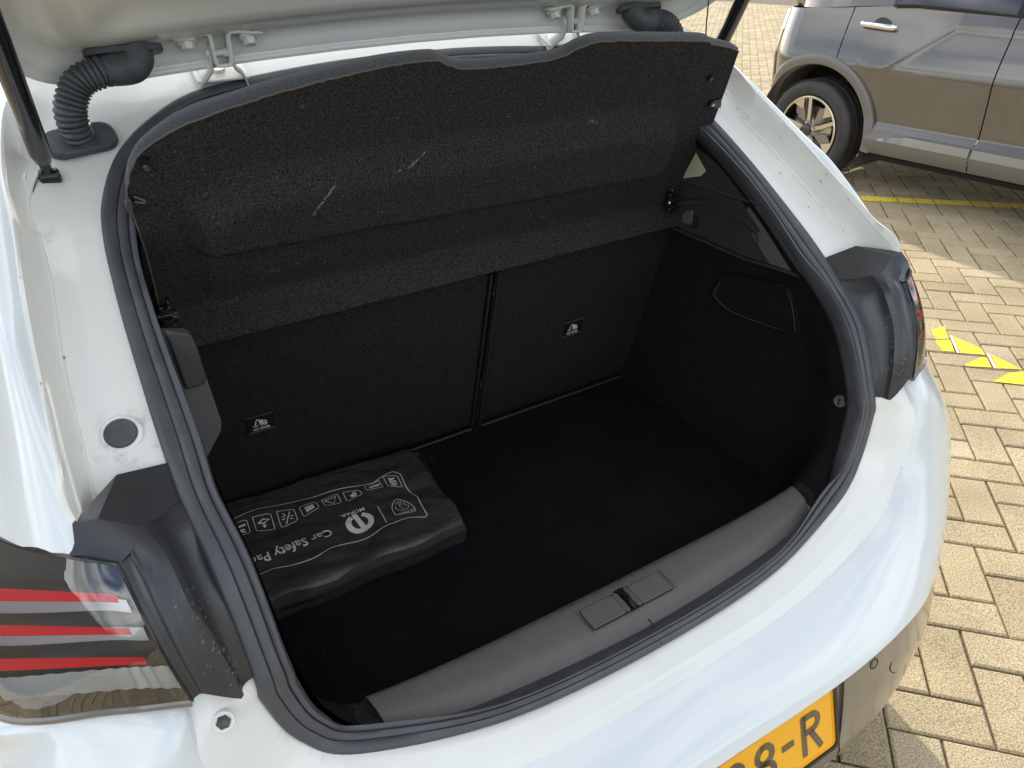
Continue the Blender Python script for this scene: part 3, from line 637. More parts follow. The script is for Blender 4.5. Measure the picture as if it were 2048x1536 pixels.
# ------------------------------------------------------------------ tailgate (raised)
TD = norm(np.array([0, -.86, .51])); TN = np.array([0, -TD[2], TD[1]])  # along the gate, and its inner normal (down and towards the viewer)
TN = norm(np.array([0, -.51, -.86]))
T0 = np.array([0, 1.165, 1.311])
def tgp(x, s_, h): 
    return T0 + np.array([x, 0, -.020 * (x / .5) ** 2]) + TD * s_ + TN * h
def outline(inset, n=10):
    """left half outline of the gate in (x, s): from centre of the hinge edge round the corner and down the side"""
    hw, r = .548 - inset, max(.02, .115 - inset)
    o = [(0, inset), (-.12, inset), (-.25, inset), (-hw + r, inset)]
    for k in range(1, n + 1):
        a = RAD(90 * k / n); o.append((-hw + r - r * math.sin(a), inset + r - r * math.cos(a)))
    o += [(-hw - .012, .30), (-hw - .035, .50), (-hw - .02, .68), (-hw + .04, .86 - inset), (-hw + .18, .93 - inset), (-.2, .97 - inset), (0, .975 - inset)]
    return o
_dz = [(.012, .03), (.004, .006), (.0, .0), (-.002, -.0005), (-.0035, .003), (-.0028, .0065), (-.0012, .008), (-.0008, .0105), (-.0028, .0125), (-.003, .024), (-.005, .035), (-.012, .0415), (-.030, .0435), (-.050, .0485), (-.066, .054), (-.078, .060), (-.088, .070), (-.096, .082), (-.115, .097), (-.15, .119), (-.20, .149)]
prof_t = [(-.86 * dy + .51 * dz, -.51 * dy - .86 * dz) for dy, dz in _dz]
Rt = []
for ins, h in prof_t:
    o = outline(ins); o = o + [(-x, s_) for x, s_ in o[::-1][1:-1]]
    Rt.append([tgp(x, s_, h) for x, s_ in o])
Rt = np.array(Rt)
v, f = grid_vf(Rt, close_v=True); v = [p - OFF for p in v]; n_ = Rt.shape[1]; f.append(tuple((len(prof_t) - 1) * n_ + k for k in range(n_)))
gate = obj('tailgate', v, f, M['frame'], car, angle=50)
og = outline(-.004); og = og + [(-x, s_) for x, s_ in og[::-1][1:-1]]
G = np.array([[tgp(x, s_, -.030) for x, s_ in og], [tgp(x, s_, -.036) for x, s_ in og], [tgp(x * .97, .02 + s_ * .96, -.065) for x, s_ in og]])
v, f = grid_vf(G, close_v=True); v = [p - OFF for p in v]; n_ = G.shape[1]; f.append(tuple(2 * n_ + k for k in range(n_)))
obj('gate_skin', v, f, M['paint'], gate, angle=50)

# hinges
for s in (-1, 1):
    hx = s * .296
    def H(u, y, z): return (hx + u, y, z)
    # u-shaped gate bracket with two ears
    wd = .015
    path = [(-.058, 1.3415), (-.020, 1.3455), (-.013, 1.343), (-.0115, 1.337), (-.0105, 1.308), (-.006, 1.3045), (.006, 1.3045), (.0105, 1.308), (.0115, 1.337), (.013, 1.343), (.020, 1.3455), (.058, 1.3415)]
    P2 = cr([(a * 1.0, b) for a, b in path], 3)
    G = np.array([[(hx + a, 1.147 + dy - (b - 1.33) * .1, b + .0025) for a, b in P2] for dy in (-wd, wd)])
    hg = cg('gate_hinge', G, M['white_metal'], gate, angle=50); solid(hg, .0036)
    hg['label'] = ('left' if s < 0 else 'right') + ' white tailgate hinge with two hexagon bolts'
    # the body arms
    for e in (-1, 1):
        ap = [(e * .014, 1.156, 1.332), (e * .0145, 1.158, 1.318), (e * .0155, 1.163, 1.306), (e * .022 + (.004 if e > 0 else 0), 1.172, 1.297), (e * .031, 1.182, 1.288), (e * .034, 1.188, 1.281)]
        A = cr(ap, 5); aw = np.interp(np.linspace(0, 1, len(A)), [0, .15, .5, 1], [.004, .0105, .013, .018])
        G = np.array([[(hx + p[0], p[1] + k * w_ * .8, p[2] + k * w_ * .5) for p, w_ in zip(A, aw)] for k in (-1, 1)])
        solid(cg('hinge_arm', G, M['white_metal'], body, angle=50), .003)
    bp_ = prism_vf([(hx - .036, 1.170, 1.2825), (hx + .036, 1.170, 1.2825), (hx + .038, 1.215, 1.305), (hx - .038, 1.215, 1.305)], (0, -.001, .003))
    bevel(cobj('hinge_base', *bp_, M['white_metal'], body, smooth=False), .001)
    disc('hinge_bolt', (hx - .002, 1.190, 1.2975), (0, -.42, .9), .0105, .004, M['white_metal'], body, dome=.1)
    for e in (-1, 1):
        bc = np.array([hx + e * .041, 1.146, 1.338])
        disc('washer', bc + np.array([0, 0, .002]), (0, -.45, -.9), .0125, .003, M['white_metal'], gate, dome=0)
        disc('hinge_bolt', bc + np.array([0, -.001, -.001]), (0, -.45, -.9), .0085, .0085, M['white_metal'], gate, dome=.1, seg=6)
    ct('hinge_pin', [(hx - .017, 1.153, 1.322), (hx + .008, 1.153, 1.322)], .0042, M['white_metal'], gate)
    ct('hinge_pin', [(hx + .004, 1.153, 1.322), (hx + .010, 1.153, 1.322)], .0058, M['white_metal'], gate)
    disc('pin_head', (hx - .0165, 1.153, 1.322), (-1, 0, 0), .0062, .003, M['white_metal'], gate, dome=.4)

# wiring hoses with rubber boots
for s in (-1, 1):
    X = lambda p: (s * abs(p[0]) if True else 0, p[1], p[2])
    top = np.array([s * .4185, 1.125, 1.3405])
    b0 = prism_vf([top + np.array([a, c * .6, c * -.25]) for a, c in rrect(.094, .044, .018)], (0, -.004, -.008))
    boot = cobj('wiring_hose', *b0, M['rubber'], car, smooth=True, angle=40); bevel(boot, .002)
    boot['label'] = 'black rubber wiring hose at the ' + ('left' if s < 0 else 'right') + ' corner of the roof edge'
    el = cr([top + np.array([s * -.012, 0, -.002]), top + np.array([s * -.013, -.004, -.012]), top + np.array([s * -.004, -.009, -.0215]), top + np.array([s * .014, -.010, -.0235]), top + np.array([s * .026, -.010, -.0235])], 6)
    ct('hose_elbow', el, np.interp(np.linspace(0, 1, len(el)), [0, .25, .7, 1], [.0205, .0205, .0200, .0185]), M['rubber'], boot, seg=24)
    base = np.array([s * .498, 1.119, 1.2335]); bn = norm(np.array([0, -.55, .83]))
    hp = cr([el[-1] - np.array([s * .003, 0, 0]), el[-1] + np.array([s * .010, -.001, -.0015]), np.array([s * .480, 1.112, 1.306]), np.array([s * .498, 1.110, 1.279]), np.array([s * .5, 1.112, 1.254]), base + bn * .002], 12)
    hp = resample(hp, 220); nr = 19
    rr = .0155 + .0040 * np.abs(np.sin(np.linspace(0, nr * math.pi, len(hp)))) ** .5
    ct('corrugated_hose', hp, rr, M['rubber'], boot, seg=24, angle=70)
    e1 = norm(np.cross(bn, [1, 0, 0])); e0 = np.cross(e1, bn); pts = []
    for a, c in rrect(.086, .046, .018):
        an = RAD(-6 * s); a2, c2 = a * math.cos(an) - c * math.sin(an), a * math.sin(an) + c * math.cos(an)
        pts.append(base + e0 * a2 + e1 * c2)
    g2 = cobj('hose_grommet', *prism_vf(pts, bn * .011), M['rubber'], boot, smooth=True, angle=40); bevel(g2, .003)

# gas struts
sdv = np.array([0.0, -.47066, .88223])
for s in (-1, 1):
    def SP(t): return np.array([s * (.546 - .0118 * (t)), 1.101 - .47066 * t, 1.161 + .88223 * t])
    t0, t1 = .055, .62
    st = ct('gas_strut', [SP(t0 + .022), SP(t0 + .030), SP(t0 + .034), SP(t0 + .345), SP(t0 + .349)], [.009, .011, .0125, .0125, .010], M['strut'], car, seg=24, angle=30)
    st['label'] = ('left' if s < 0 else 'right') + ' black gas strut holding up the tailgate'
    ct('strut_rod', [SP(t0 + .349), SP(t1)], .005, M['steel'], st, seg=14)
    ct('strut_neck', [SP(t0 + .004), SP(t0 + .024)], [.0065, .0065], M['black'], st)
    q = SP(t0 - .002); ct('ball_socket', [q + np.array([s * .011, .0, .0]), q + np.array([s * .009, .0, .0]), q + np.array([s * -.011, -.001, 0]), q + np.array([s * -.013, -.001, 0])], [.006, .0098, .0098, .007], M['black'], st, seg=14)
    disc('strut_mount', q + np.array([s * .022, .003, -.008]), (s * -.9, -.35, .3), .0155, .004, M['white_metal'], body, dome=.2)
    ct('ball_stud', [q + np.array([s * .022, .003, -.008]), q + np.array([s * .008, 0, 0])], .0045, M['steel'], body)
ct('shelf_cord', cr([at_y(1413, 76, .945), at_y(1412, 60, .935), at_y(1415, 25, .92), at_y(1418, -10, .90), at_y(1425, -160, .80)], 6), .0011, M['rubber'], gate, seg=8)

# ------------------------------------------------------------------ parcel shelf
shn = norm(np.array([0, .244, .108])); sh0 = np.array([0, 1.063, .993]); su = norm(np.array([0, -.108, .244]))
def shp(px_, py_): p = at(px_, py_, shn, sh0); return np.array([p[0], (p - sh0) @ su])
tz1 = lambda x, y: (180 + x / 5.12, 150 + y / 5.12); tz2 = lambda x, y: (680 + x / 2.926, y / 2.926); tz3 = lambda x, y: (1360 + x / 10.24, y / 10.24)
topedge = [shp(*p) for p in [tz1(372, 1250), tz1(385, 1090), tz1(420, 960), tz1(500, 820), tz1(640, 700), tz1(900, 545), tz1(1200, 420), tz1(1500, 320), tz1(1800, 220), tz1(2048, 150),
            tz2(0, 450), tz2(300, 385), tz2(540, 355), tz2(600, 368), tz2(680, 398), tz2(740, 404), tz2(900, 395), tz2(1100, 372), tz2(1280, 340), tz2(1400, 280), tz2(1500, 248), tz2(1650, 240), tz2(2040, 240), tz3(570, 860), tz3(660, 915), tz3(1000, 970), tz3(1120, 1010), tz3(1200, 1070)]]
te = cr(topedge, 3)
leftb = shp(318, 640); leftt = topedge[0]; rightt = np.array([.4935, topedge[-1][1]]); rightb = np.array([.470, .0])
TE = resample(np.array(te), 150)
NV = 56
def relief(x, s_, v):
    """how far the felt stands out towards the boot at (x, s)"""
    h = 0.0
    # pressed pan: its upper side slopes gently, its lower side drops back sharply
    sm = lambda q: q * q * (3 - 2 * q)
    pw = sm(float(np.clip((.412 - abs(x)) / .022, 0, 1))); tilt = .012 * x / .4
    top = .238 - .030 * max(0, abs(x) - .33) / .07
    up = sm(float(np.clip((top - s_) / .048, 0, 1))); dn = sm(float(np.clip((s_ - (.100 - tilt)) / .012, 0, 1)))
    h += .030 * up * (.2 + .8 * dn) * pw * (1 if s_ > .06 else float(np.clip((s_ - .02) / .04, 0, 1)))
    h -= .0025 * math.exp(-((s_ - (.100 - tilt)) / .006) ** 2) * pw
    # lower strip folds out towards the boot
    f0 = .016 - .022 * np.clip((x + .45) / .95, 0, 1)
    k = float(np.clip((f0 - s_) / (f0 + .032), 0, 1)); h += .036 * k
    return h
BOT = -.032
Pm = []
for iu in range(150):
    u = iu / 149; t = TE[iu]
    bx = -.476 + (.497 + .476) * u; row = []
    for iv in range(NV):
        v = iv / (NV - 1)
        ul = np.clip(u / .06, 0, 1); 
        x = t[0] * v + bx * (1 - v); s_ = t[1] * v + BOT * (1 - v)
        # side edges lean in slightly in the middle
        x += (.010 * math.sin(math.pi * v)) * (1 if u > .5 else -1) * (abs(2 * u - 1) ** 4) * (1 if u > .5 else -.6)
        p = sh0 + np.array([x, 0, 0]) + su * s_ - shn * relief(x, s_, v)
        row.append(p)
    Pm.append(row)
Pm = np.array(Pm)
shelf = cg('parcel_shelf', Pm, M['shelf'], flip=True, angle=80, label='charcoal felt parcel shelf tipped up behind the seats')
# top (rear) edge band: blue-grey felt of the upper side, seen above the pale cut edge
back = Pm[:, -1] ; tvec = norm(np.array([0, .62, .78]))
bt = np.interp(np.linspace(0, 1, 150), [0, .03, .12, .3, .5, .7, .9, 1], [.004, .010, .019, .019, .0155, .0155, .0155, .010])
G = np.array([back + shn * .001 + tvec * .0, back + su * .003 + tvec * bt[:, None] * .45, back + tvec * bt[:, None] * 1.0, back + tvec * bt[:, None] * 1.25 - su * .02 + shn * .01, back + tvec * bt[:, None] * 1.3 - su * .30 + shn * .012])
cg('shelf_upper_felt', G, M['shelf_top'], shelf, angle=80)
edge = np.array([p + shn * -.0006 + su * .0006 for p in Pm[:, -1]]) + np.random.default_rng(3).normal(0, .00035, (150, 3))
ct('shelf_cut_edge', edge, .0013, M['edge'], shelf, seg=6)
ct('shelf_cut_edge', np.array([p for p in Pm[0, ::-1]]) + np.random.default_rng(4).normal(0, .0003, (NV, 3)), .0011, M['edge'], shelf, seg=6)
# clips, pins and pivots
def shw(px_, py_, h=0): p = at(px_, py_, shn, sh0); return p - shn * h
ct('shelf_pin', [shw(289, 318, -.002), shw(289, 318, .006)], .0045, M['black'], shelf); ct('shelf_pin', [shw(291, 329, .003), shw(291, 330, .008)], .0035, M['steel'], shelf)
ct('shelf_pin', [shw(1418, 154, -.002), shw(1418, 154, .007)], .0048, M['black'], shelf); ct('shelf_pin', [shw(1420, 204, -.002), shw(1420, 204, .008)], .0058, M['black'], shelf); ct('shelf_pin', [shw(1421, 205, .006), shw(1421, 205, .009)], .003, M['steel'], shelf)
cp('cord_clip', [shw(1424, 198), shw(1440, 195), shw(1438, 212), shw(1424, 214)], -shn * .006, M['black'], shelf, bw=.001)
ct('cord_clip', cr([shw(266, 389, .004), shw(284, 392, .008), shw(286, 397, .008), shw(268, 400, .004)], 4), .0013, M['rubber'], shelf, seg=8)
cp('cord_clip', [shw(247, 395, .002), shw(258, 392, .002), shw(264, 405, .002), shw(263, 422, .002), shw(256, 422, .002), shw(249, 408, .002)], -shn * .006, M['rubber'], shelf, bw=.001)
for s, (cx_, cy_) in ((-1, (330, 625)), (1, (1333, 397))):
    c0 = shw(cx_, cy_, .012)
    piv = cobj('pivot_block', *box_vf(c0, (.016, .014, .040)), M['black'], shelf, smooth=False); bevel(piv, .002)
    ct('pivot_pin', [c0 + np.array([-.014, -.004, .006]), c0 + np.array([.014, -.004, .006])], .0065, M['black'], piv, seg=14)
    ct('pivot_pin', [c0 + np.array([.010 * -s - .002, -.01, .004]), c0 + np.array([.012 * -s + .002, -.012, .004])], .0045, M['steel'], piv, seg=12)
    for k, dz_ in enumerate((-.016, -.005, .012)):
        cobj('pivot_rib', *box_vf(c0 + np.array([s * -.001, -.009, dz_]), (.020, .006, .003)), M['black'], piv, smooth=False)
    ct('pivot_arm', cr([c0 + np.array([0, -.008, .018]), c0 + np.array([-s * .006, -.012, .026]), c0 + np.array([-s * .008, -.006, .032])], 4), .0022, M['black'], piv, seg=8)
# pale scuffs on the felt
rg = np.random.default_rng(5)
sv, sf = [], []
def scuff(p0, p1, n, w_):
    for k in range(n):
        t = rg.uniform(0, 1); q = np.array(p0) * (1 - t) + np.array(p1) * t + rg.normal(0, 1.2, 2); a = at(q[0], q[1], shn, sh0); hh = relief(a[0], (a - sh0) @ su, 0) + .0012
        d = norm(at(q[0] + rg.uniform(1, 4), q[1] - rg.uniform(1, 4), shn, sh0) - a) * rg.uniform(.0008, .0035); e = norm(np.cross(d, shn)) * .00018 * w_
        base_ = CAM + (a - CAM) * (1 - hh / max(.05, abs((CAM - a) @ shn))); b = len(sv)
        sv.extend([base_ - d - e, base_ + d - e, base_ + d + e, base_ - d + e]); sf.append((b, b + 1, b + 2, b + 3))
scuff((628, 428), (672, 368), 60, 1); scuff((818, 335), (850, 305), 26, 1); scuff((790, 345), (815, 335), 5, 1); scuff((1180, 240), (1205, 250), 12, 1); scuff((1275, 285), (1320, 287), 8, 1); scuff((520, 545), (560, 540), 6, 1); scuff((1060, 430), (1110, 440), 6, 1)
for _ in range(60): q = (rg.uniform(350, 1380), rg.uniform(200, 560)); scuff(q, q, 1, 1)
cobj('scuff_fibres', sv, sf, M['lint'], shelf, smooth=False, kind='stuff')

# ------------------------------------------------------------------ seats and boot lining
sn = norm(np.array([0, 1, .130 / .43])); sp0 = np.array([0, 1.22, .5]); sup = norm(np.array([0, -.130, .43]))
def seatp(x, s_, h=0): return sp0 + np.array([x, 0, 0]) + sup * s_ - sn * h
def slab(name, x0, x1, z1, m, parent, z0=.004, t=.05, puff=.006, nx=26, ny=26, shear=0):
    G = []
    for i in range(nx):
        u = i / (nx - 1); r_ = []
        for j in range(ny):
            v_ = j / (ny - 1)
            e = min(u, 1 - u) * (x1 - x0); e2 = min(v_, 1 - v_) * (z1 - z0)
            rd = .010; h = puff * (1 - (2 * u - 1) ** 2) * (1 - (2 * v_ - 1) ** 2)
            for ee in (e, e2):
                if ee < rd: h -= rd - math.sqrt(max(0, rd * rd - (rd - ee) ** 2))
            r_.append(seatp(x0 + (x1 - x0) * u + shear * v_, z0 + (z1 - z0) * v_, h))
        G.append(r_)
    return cg(name, np.array(G), m, parent, angle=80)
sbl = slab('seat_back', -.52, .083, .56, M['carpet'], car, nx=60, ny=40); sbr = slab('seat_back', .099, .53, .56, M['carpet'], car, nx=44, ny=40)
sbl['label'] = 'wide left seat back covered in black carpet'; sbr['label'] = 'narrow right seat back covered in black carpet'
cobj('seat_gap', [seatp(.075, -.01, -.03), seatp(.107, -.01, -.03), seatp(.115, .62, -.03), seatp(.065, .62, -.03)], [(0, 1, 2, 3)], M['dark'], smooth=False)
# piping along the split and the bottom edge
ct('seat_seam', [seatp(.081, .01, .001), seatp(.083, .25, .001), seatp(.083, .44, .001)], .0022, M['zip'], sbl, seg=8)
ct('seat_seam', [seatp(.101, .01, .001), seatp(.101, .25, .001), seatp(.101, .44, .001)], .0022, M['zip'], sbr, seg=8)
ct('seat_hem', [seatp(-.5, .007, .004), seatp(.078, .007, .004)], .0028, M['plastic'], sbl, seg=8); ct('seat_hem', [seatp(.105, .007, .004), seatp(.5, .007, .004)], .0028, M['plastic'], sbr, seg=8)
for (cx_, cz_, par) in ((-.3655, .242, sbl), (.304, .242, sbr)):
    lf = lambda a, b, h=0, cx_=cx_, cz_=cz_: seatp(cx_ + a, cz_ + b, .0075 + h)
    lab = cobj('tether_label', [lf(-.023, -.021), lf(.023, -.021), lf(.023, .019), lf(-.023, .019)], [(0, 1, 2, 3)], M['label'], par, smooth=False)
    f2 = lambda a, b: lf(a, b, .0006)
    place_text('label_text', 'TOP TETHER', f2, width=.030, height=.0055, m=M['print'], parent=lab, origin=(-.0155, -.0165), bold=.02)
    ribbon('label_pictogram', [([(-.006, .012), (-.0085, .006), (-.0095, .001), (-.0095, -.006)], .0013, False), (arc(-.0095, -.001, .005, 200, 340, 8), .0014, False), ([(-.012, .002), (-.007, .002)], .0013, False),
                       ([(-.004, .012), (.0, -.006), (.008, -.007), (.011, -.001)], .0016, False), ([(.0, .008), (.003, -.002), (.009, -.002)], .0042, False), ([(.003, .006), (.010, .002)], .0022, False)], f2, M['print'], lab)
    ct('label_stitch', [lf(-.023, .019), lf(.023, .019)], .0006, M['edge'], lab, seg=5); ct('label_stitch', [lf(-.023, -.021), lf(.023, -.021)], .0007, M['edge'], lab, seg=5)
# floor
fo = [(-.52, 1.24), (.52, 1.24), (.53, .95), (.52, .78), (.48, .69), (.42, .645), (.3, .625), (0, .62), (-.3, .625), (-.42, .645), (-.48, .69), (-.52, .78), (-.53, .95)]
cobj('boot_floor', [(a, b, .5) for a, b in fo], [tuple(range(len(fo)))], M['floor'], smooth=False)
# inner sill wall, corner carpets and side walls
W0 = [np.array(p) for p in Ix[:13]]
side_rows = [
 [(.400, .558, .617), (.440, .572, .68), (.456, .580, .745), (.461, .590, .795), (.467, .640, .883), (.475, .695, .930), (.478, .752, .965), (.479, .822, 1.016), (.479, .892, 1.062), (.478, .966, 1.104), (.462, 1.036, 1.146)],
 [(.408, .608, .617), (.452, .612, .672), (.468, .620, .738), (.474, .632, .795), (.480, .672, .868), (.486, .715, .915), (.488, .770, .950), (.489, .838, 1.000), (.489, .905, 1.045), (.488, .978, 1.088), (.475, 1.045, 1.13)],
 [(.415, .640, .56), (.485, .665, .60), (.505, .690, .68), (.512, .70, .76), (.512, .745, .835), (.508, .79, .885), (.504, .84, .93), (.500, .885, .98), (.500, .94, 1.025), (.498, 1.0, 1.065), (.49, 1.06, 1.11)],
 [(.42, .66, .495), (.495, .72, .495), (.52, .76, .57), (.525, .80, .66), (.522, .85, .76), (.515, .89, .83), (.508, .93, .89), (.510, .97, .94), (.512, 1.02, .99), (.512, 1.06, 1.03), (.512, 1.10, 1.08)],
 [(.45, 1.0, .495), (.505, 1.0, .495), (.515, 1.0, .56), (.52, 1.0, .65), (.518, 1.02, .75), (.514, 1.04, .82), (.515, 1.05, .88), (.520, 1.08, .93), (.525, 1.12, .97), (.525, 1.15, 1.01), (.525, 1.2, 1.06)],
 [(.47, 1.24, .495), (.50, 1.24, .495), (.505, 1.23, .56), (.507, 1.21, .65), (.507, 1.18, .75), (.507, 1.16, .82), (.507, 1.14, .88), (.520, 1.14, .93), (.520, 1.2, .95), (.507, 1.25, .97), (.507, 1.3, .98)]]
for s in (-1, 1):
    Q = loft(side_rows, 5, 5); Q = Q if s > 0 else mirx(Q)
    sw = cg('side_lining', Q, M['lining'], flip=(s > 0), angle=70, label='black carpet lining on the ' + ('left' if s < 0 else 'right') + ' wall of the boot')
    if s > 0: right_lining = sw
    else: left_lining = sw
# sill trim: grained plastic with a raised centre
def sill_y(x, t):  # t 0 = at the seal, 1 = inner edge
    y0 = float(np.interp(abs(x), [0, .24, .34, .40], [.503, .514, .535, .556])); return y0 * (1 - t) + .612 * t
Gs = []
for ix in range(61):
    x = -.384 + .768 * ix / 60; r_ = []
    xe = abs(x) / .384
    for t, z in ((-.12, .594), (.0, .602), (.10, .6075), (.22, .6135), (.34, .6178), (.50, .6195), (.66, .620), (.78, .6195), (.86, .6165), (.92, .610), (.97, .600), (1.0, .585), (1.04, .55), (1.10, .498)):
        r_.append((x + (.012 if x > 0 else -.012) * (t - .5) * xe, sill_y(x, t), z + .010 * xe ** 4))
    Gs.append(r_)
Gs = np.stack([cr(r_, 3) for r_ in np.array(Gs)])
sill = cg('sill_trim', Gs, M['sill'], flip=True, angle=70, label='grained plastic loading sill trim')
for s in (-1, 1):  # carpeted ends beyond the trim
    rws = [[(s * .384, sill_y(.384, 0), .614), (s * .386, .585, .623), (s * .392, .606, .618), (s * .394, .615, .58), (s * .396, .62, .5)], [(s * .402, .562, .622), (s * .405, .590, .626), (s * .410, .610, .620), (s * .412, .62, .58), (s * .415, .63, .5)], [(s * .43, .575, .64), (s * .43, .598, .635), (s * .435, .618, .62), (s * .44, .63, .58), (s * .44, .64, .5)]]
    cg('corner_carpet', loft(rws, 5, 5), M['carpet'], sill, flip=(s < 0), angle=70)
for k in range(34):   # moulded ribs on the inner slope
    x = -.36 + .72 * k / 33
    ct('sill_rib', [(x, sill_y(x, .80), .6203), (x, sill_y(x, .90), .6130), (x, sill_y(x, .96), .6032), (x, sill_y(x, 1.0), .588)], .0006, M['plastic'], sill, seg=5)
# latch cover in the sill: two flaps with the striker between
ltc = np.array([-.004, .5575, .6205])
Lc = lambda a, b, h=0: ltc + np.array([a, b, h])
wl = rrect(.146, .040, .005); cobj('latch_recess', [Lc(a - .000, b, -.0004) for a, b in wl], [tuple(range(len(wl)))], M['dark'], sill, smooth=False)
for s in (-1, 1):
    cx_ = s * .0425
    for (x0, x1) in ((.012, .0685), (.003, .0112)):
        cc = s * (.0085 + (x0 + x1) / 2 - .0055); ww = x1 - x0
        v, f = prism_vf([Lc(cc - s * .0 + a, b, -.002) for a, b in rrect(ww, .0365, .0032)], (0, 0, .0037)); bevel(cobj('latch_flap', v, f, M['sill'], sill, smooth=False), .0006)
    ct('latch_seam', [Lc(s * .0795 * .955, -.0215, .0005), Lc(s * .0765, .0215, .0005)], .0004, M['dark'], sill, seg=4)
cobj('striker_well', [Lc(-.0085, -.021, .0012), Lc(.0085, -.021, .0012), Lc(.0085, .022, .0012), Lc(-.0085, .022, .0012)], [(0, 1, 2, 3)], M['black'], sill, smooth=False)
ct('striker', cr([Lc(-.001, -.020, .003), Lc(-.001, -.010, .0055), Lc(.001, .0, .006), Lc(.0, .010, .0055), Lc(-.001, .019, .002)], 5), .0034, M['black'], sill, seg=12)

# right hand upper trim
ut = [(1345, 452), (1487, 514), (1538, 530), (1603, 553), (1610, 545), (1520, 405), (1365, 356), (1340, 372)]
xx = lambda p: at_x(p[0], p[1], .490)
trim_r = cp('upper_trim', [xx(p) for p in ut], (.014, 0, 0), M['trim'], car, bw=.002, label='black plastic upper trim on the right wall of the boot')
wg = [(1491, 420), (1520, 462), (1500, 466), (1538, 528), (1600, 550), (1607, 543), (1517, 407), (1498, 412)]
cp('trim_wedge', [at_x(x, y, .486) for x, y in wg], (.006, 0, 0), M['plastic_g'], trim_r, bw=.0015)
ct('trim_edge', cr([at_x(*p, .484) for p in ((1345, 372), (1366, 360), (1440, 384), (1515, 408))], 4), .003, M['plastic'], trim_r)
ct('trim_edge', cr([at_x(*p, .4845) for p in ((1522, 424), (1560, 480), (1598, 540))], 4), .0012, M['plastic'], trim_r)
cp('bag_hook', [at_x(x, y, .484) for x, y in ((1363, 444), (1364, 430), (1372, 422), (1384, 421), (1384, 440), (1380, 450))], (.004, 0, 0), M['plastic_g'], trim_r, bw=.001)
cp('hook_recess', [at_x(x, y, .4855) for x, y in ((1385, 432), (1395, 436), (1394, 452), (1386, 458))], (.003, 0, 0), M['dark'], trim_r)
# moulded ledge that carries the parcel shelf, and the rim under it
lg = cr([at_x(*p, .478) for p in ((1350, 405), (1400, 402), (1450, 424), (1498, 452), (1512, 476))], 6); G = np.array([lg, lg + np.array([.002, -.003, -.006]), lg + np.array([.013, -.001, -.012])])
cg('support_ledge', np.concatenate([[lg + np.array([.014, .004, .004])], G]), M['plastic'], trim_r, angle=40)
ct('trim_lip', cr([at_x(*p, .483) for p in ((1346, 456), (1420, 488), (1487, 517), (1540, 533), (1600, 553))], 6), .0028, M['trim'], trim_r, seg=8)
# pillar trim; rear side glass as opaque pane, outside light put in its colour
cobj('pillar_trim', [at_x(x, y, .484) for x, y in ((1362, 358), (1520, 412), (1540, 420), (1402, 262), (1386, 300), (1408, 346), (1400, 352))], [(0, 1, 2, 3, 4, 5, 6)], M['trim'], smooth=False)
cobj('rear_quarter_glass', [at_x(x, y, .4835) for x, y in ((1364, 357), (1402, 352), (1412, 342), (1392, 305), (1380, 300))], [(0, 1, 2, 3)], mat('olive_daylight_pane', (.42, .46, .28), .3, spec=.5), smooth=False)
# access flap and fastener in the right lining
def right_pt(px_, py_, lift=.002):
    d = norm(ray(px_, py_)); Qg = loft(side_rows, 5, 5).reshape(-1, 3); V_ = Qg - CAM; t = V_ @ d; e = np.linalg.norm(V_ - t[:, None] * d, axis=1)
    k = np.argsort(e)[:5]; wq = 1 / (e[k] + 1e-4); tt = (t[k] * wq).sum() / wq.sum(); return CAM + d * (tt - lift)
cz = lambda x, y: (1248 + x / 2.926, 400 + y / 2.926)
fl = [cz(*p) for p in ((600, 435), (680, 438), (760, 460), (900, 490), (960, 530), (990, 640), (1003, 770), (900, 755), (760, 705), (625, 650), (530, 560), (560, 480))]
fp = np.array([right_pt(*p, .004) for p in fl])
cobj('access_flap', fp, [tuple(range(len(fp)))], M['lining'], right_lining, smooth=False)
rim_ = cr(fp, 4, closed=True); c_ = fp.mean(0); G = np.array([rim_ + (rim_ - c_) * .10 + np.array([-.0005, 0, 0]), rim_ + (rim_ - c_) * .05 + np.array([-.0035, -.001, .001]), rim_ + np.array([.0005, 0, 0])]); cg('pocket_rim', G, M['lining'], right_lining, close_v=True, angle=60)
ct('flap_slit', cr(fp[3:8], 4), .0010, M['dark'], right_lining, seg=6); ct('flap_edge', cr(fp[7:12] - np.array([.0, .001, 0]), 4), .0006, M['plastic_g'], right_lining, seg=5); ct('flap_edge', cr(fp[4:7] - np.array([.002, .001, 0]), 4), .0005, M['plastic_g'], right_lining, seg=5)
fc = right_pt(1681, 802, .004); disc('lining_fastener', fc, (-.8, -.35, .3), .0105, .003, M['plastic'], right_lining, dome=.3); ct('fastener_slot', [fc + np.array([-.004, .0, -.006]), fc + np.array([-.004, 0, .006])], .0016, M['dark'], right_lining, seg=6)
# left hand trim seen past the seal
lt = [(318, 668), (372, 668), (384, 674), (392, 690), (418, 770), (443, 843), (443, 862), (411, 923), (370, 840)]
cp('upper_trim', [at_y(x, y, .86) for x, y in lt], (0, .02, 0), M['plastic_g'], car, bw=.002, label='grey grained plastic trim at the left edge of the boot')
cp('trim_pad', [at_y(x, y, .852) for x, y in ((330, 662), (372, 666), (386, 676), (415, 762), (405, 772), (372, 782), (355, 735))], (0, .008, 0), M['plastic'], car, bw=.003)
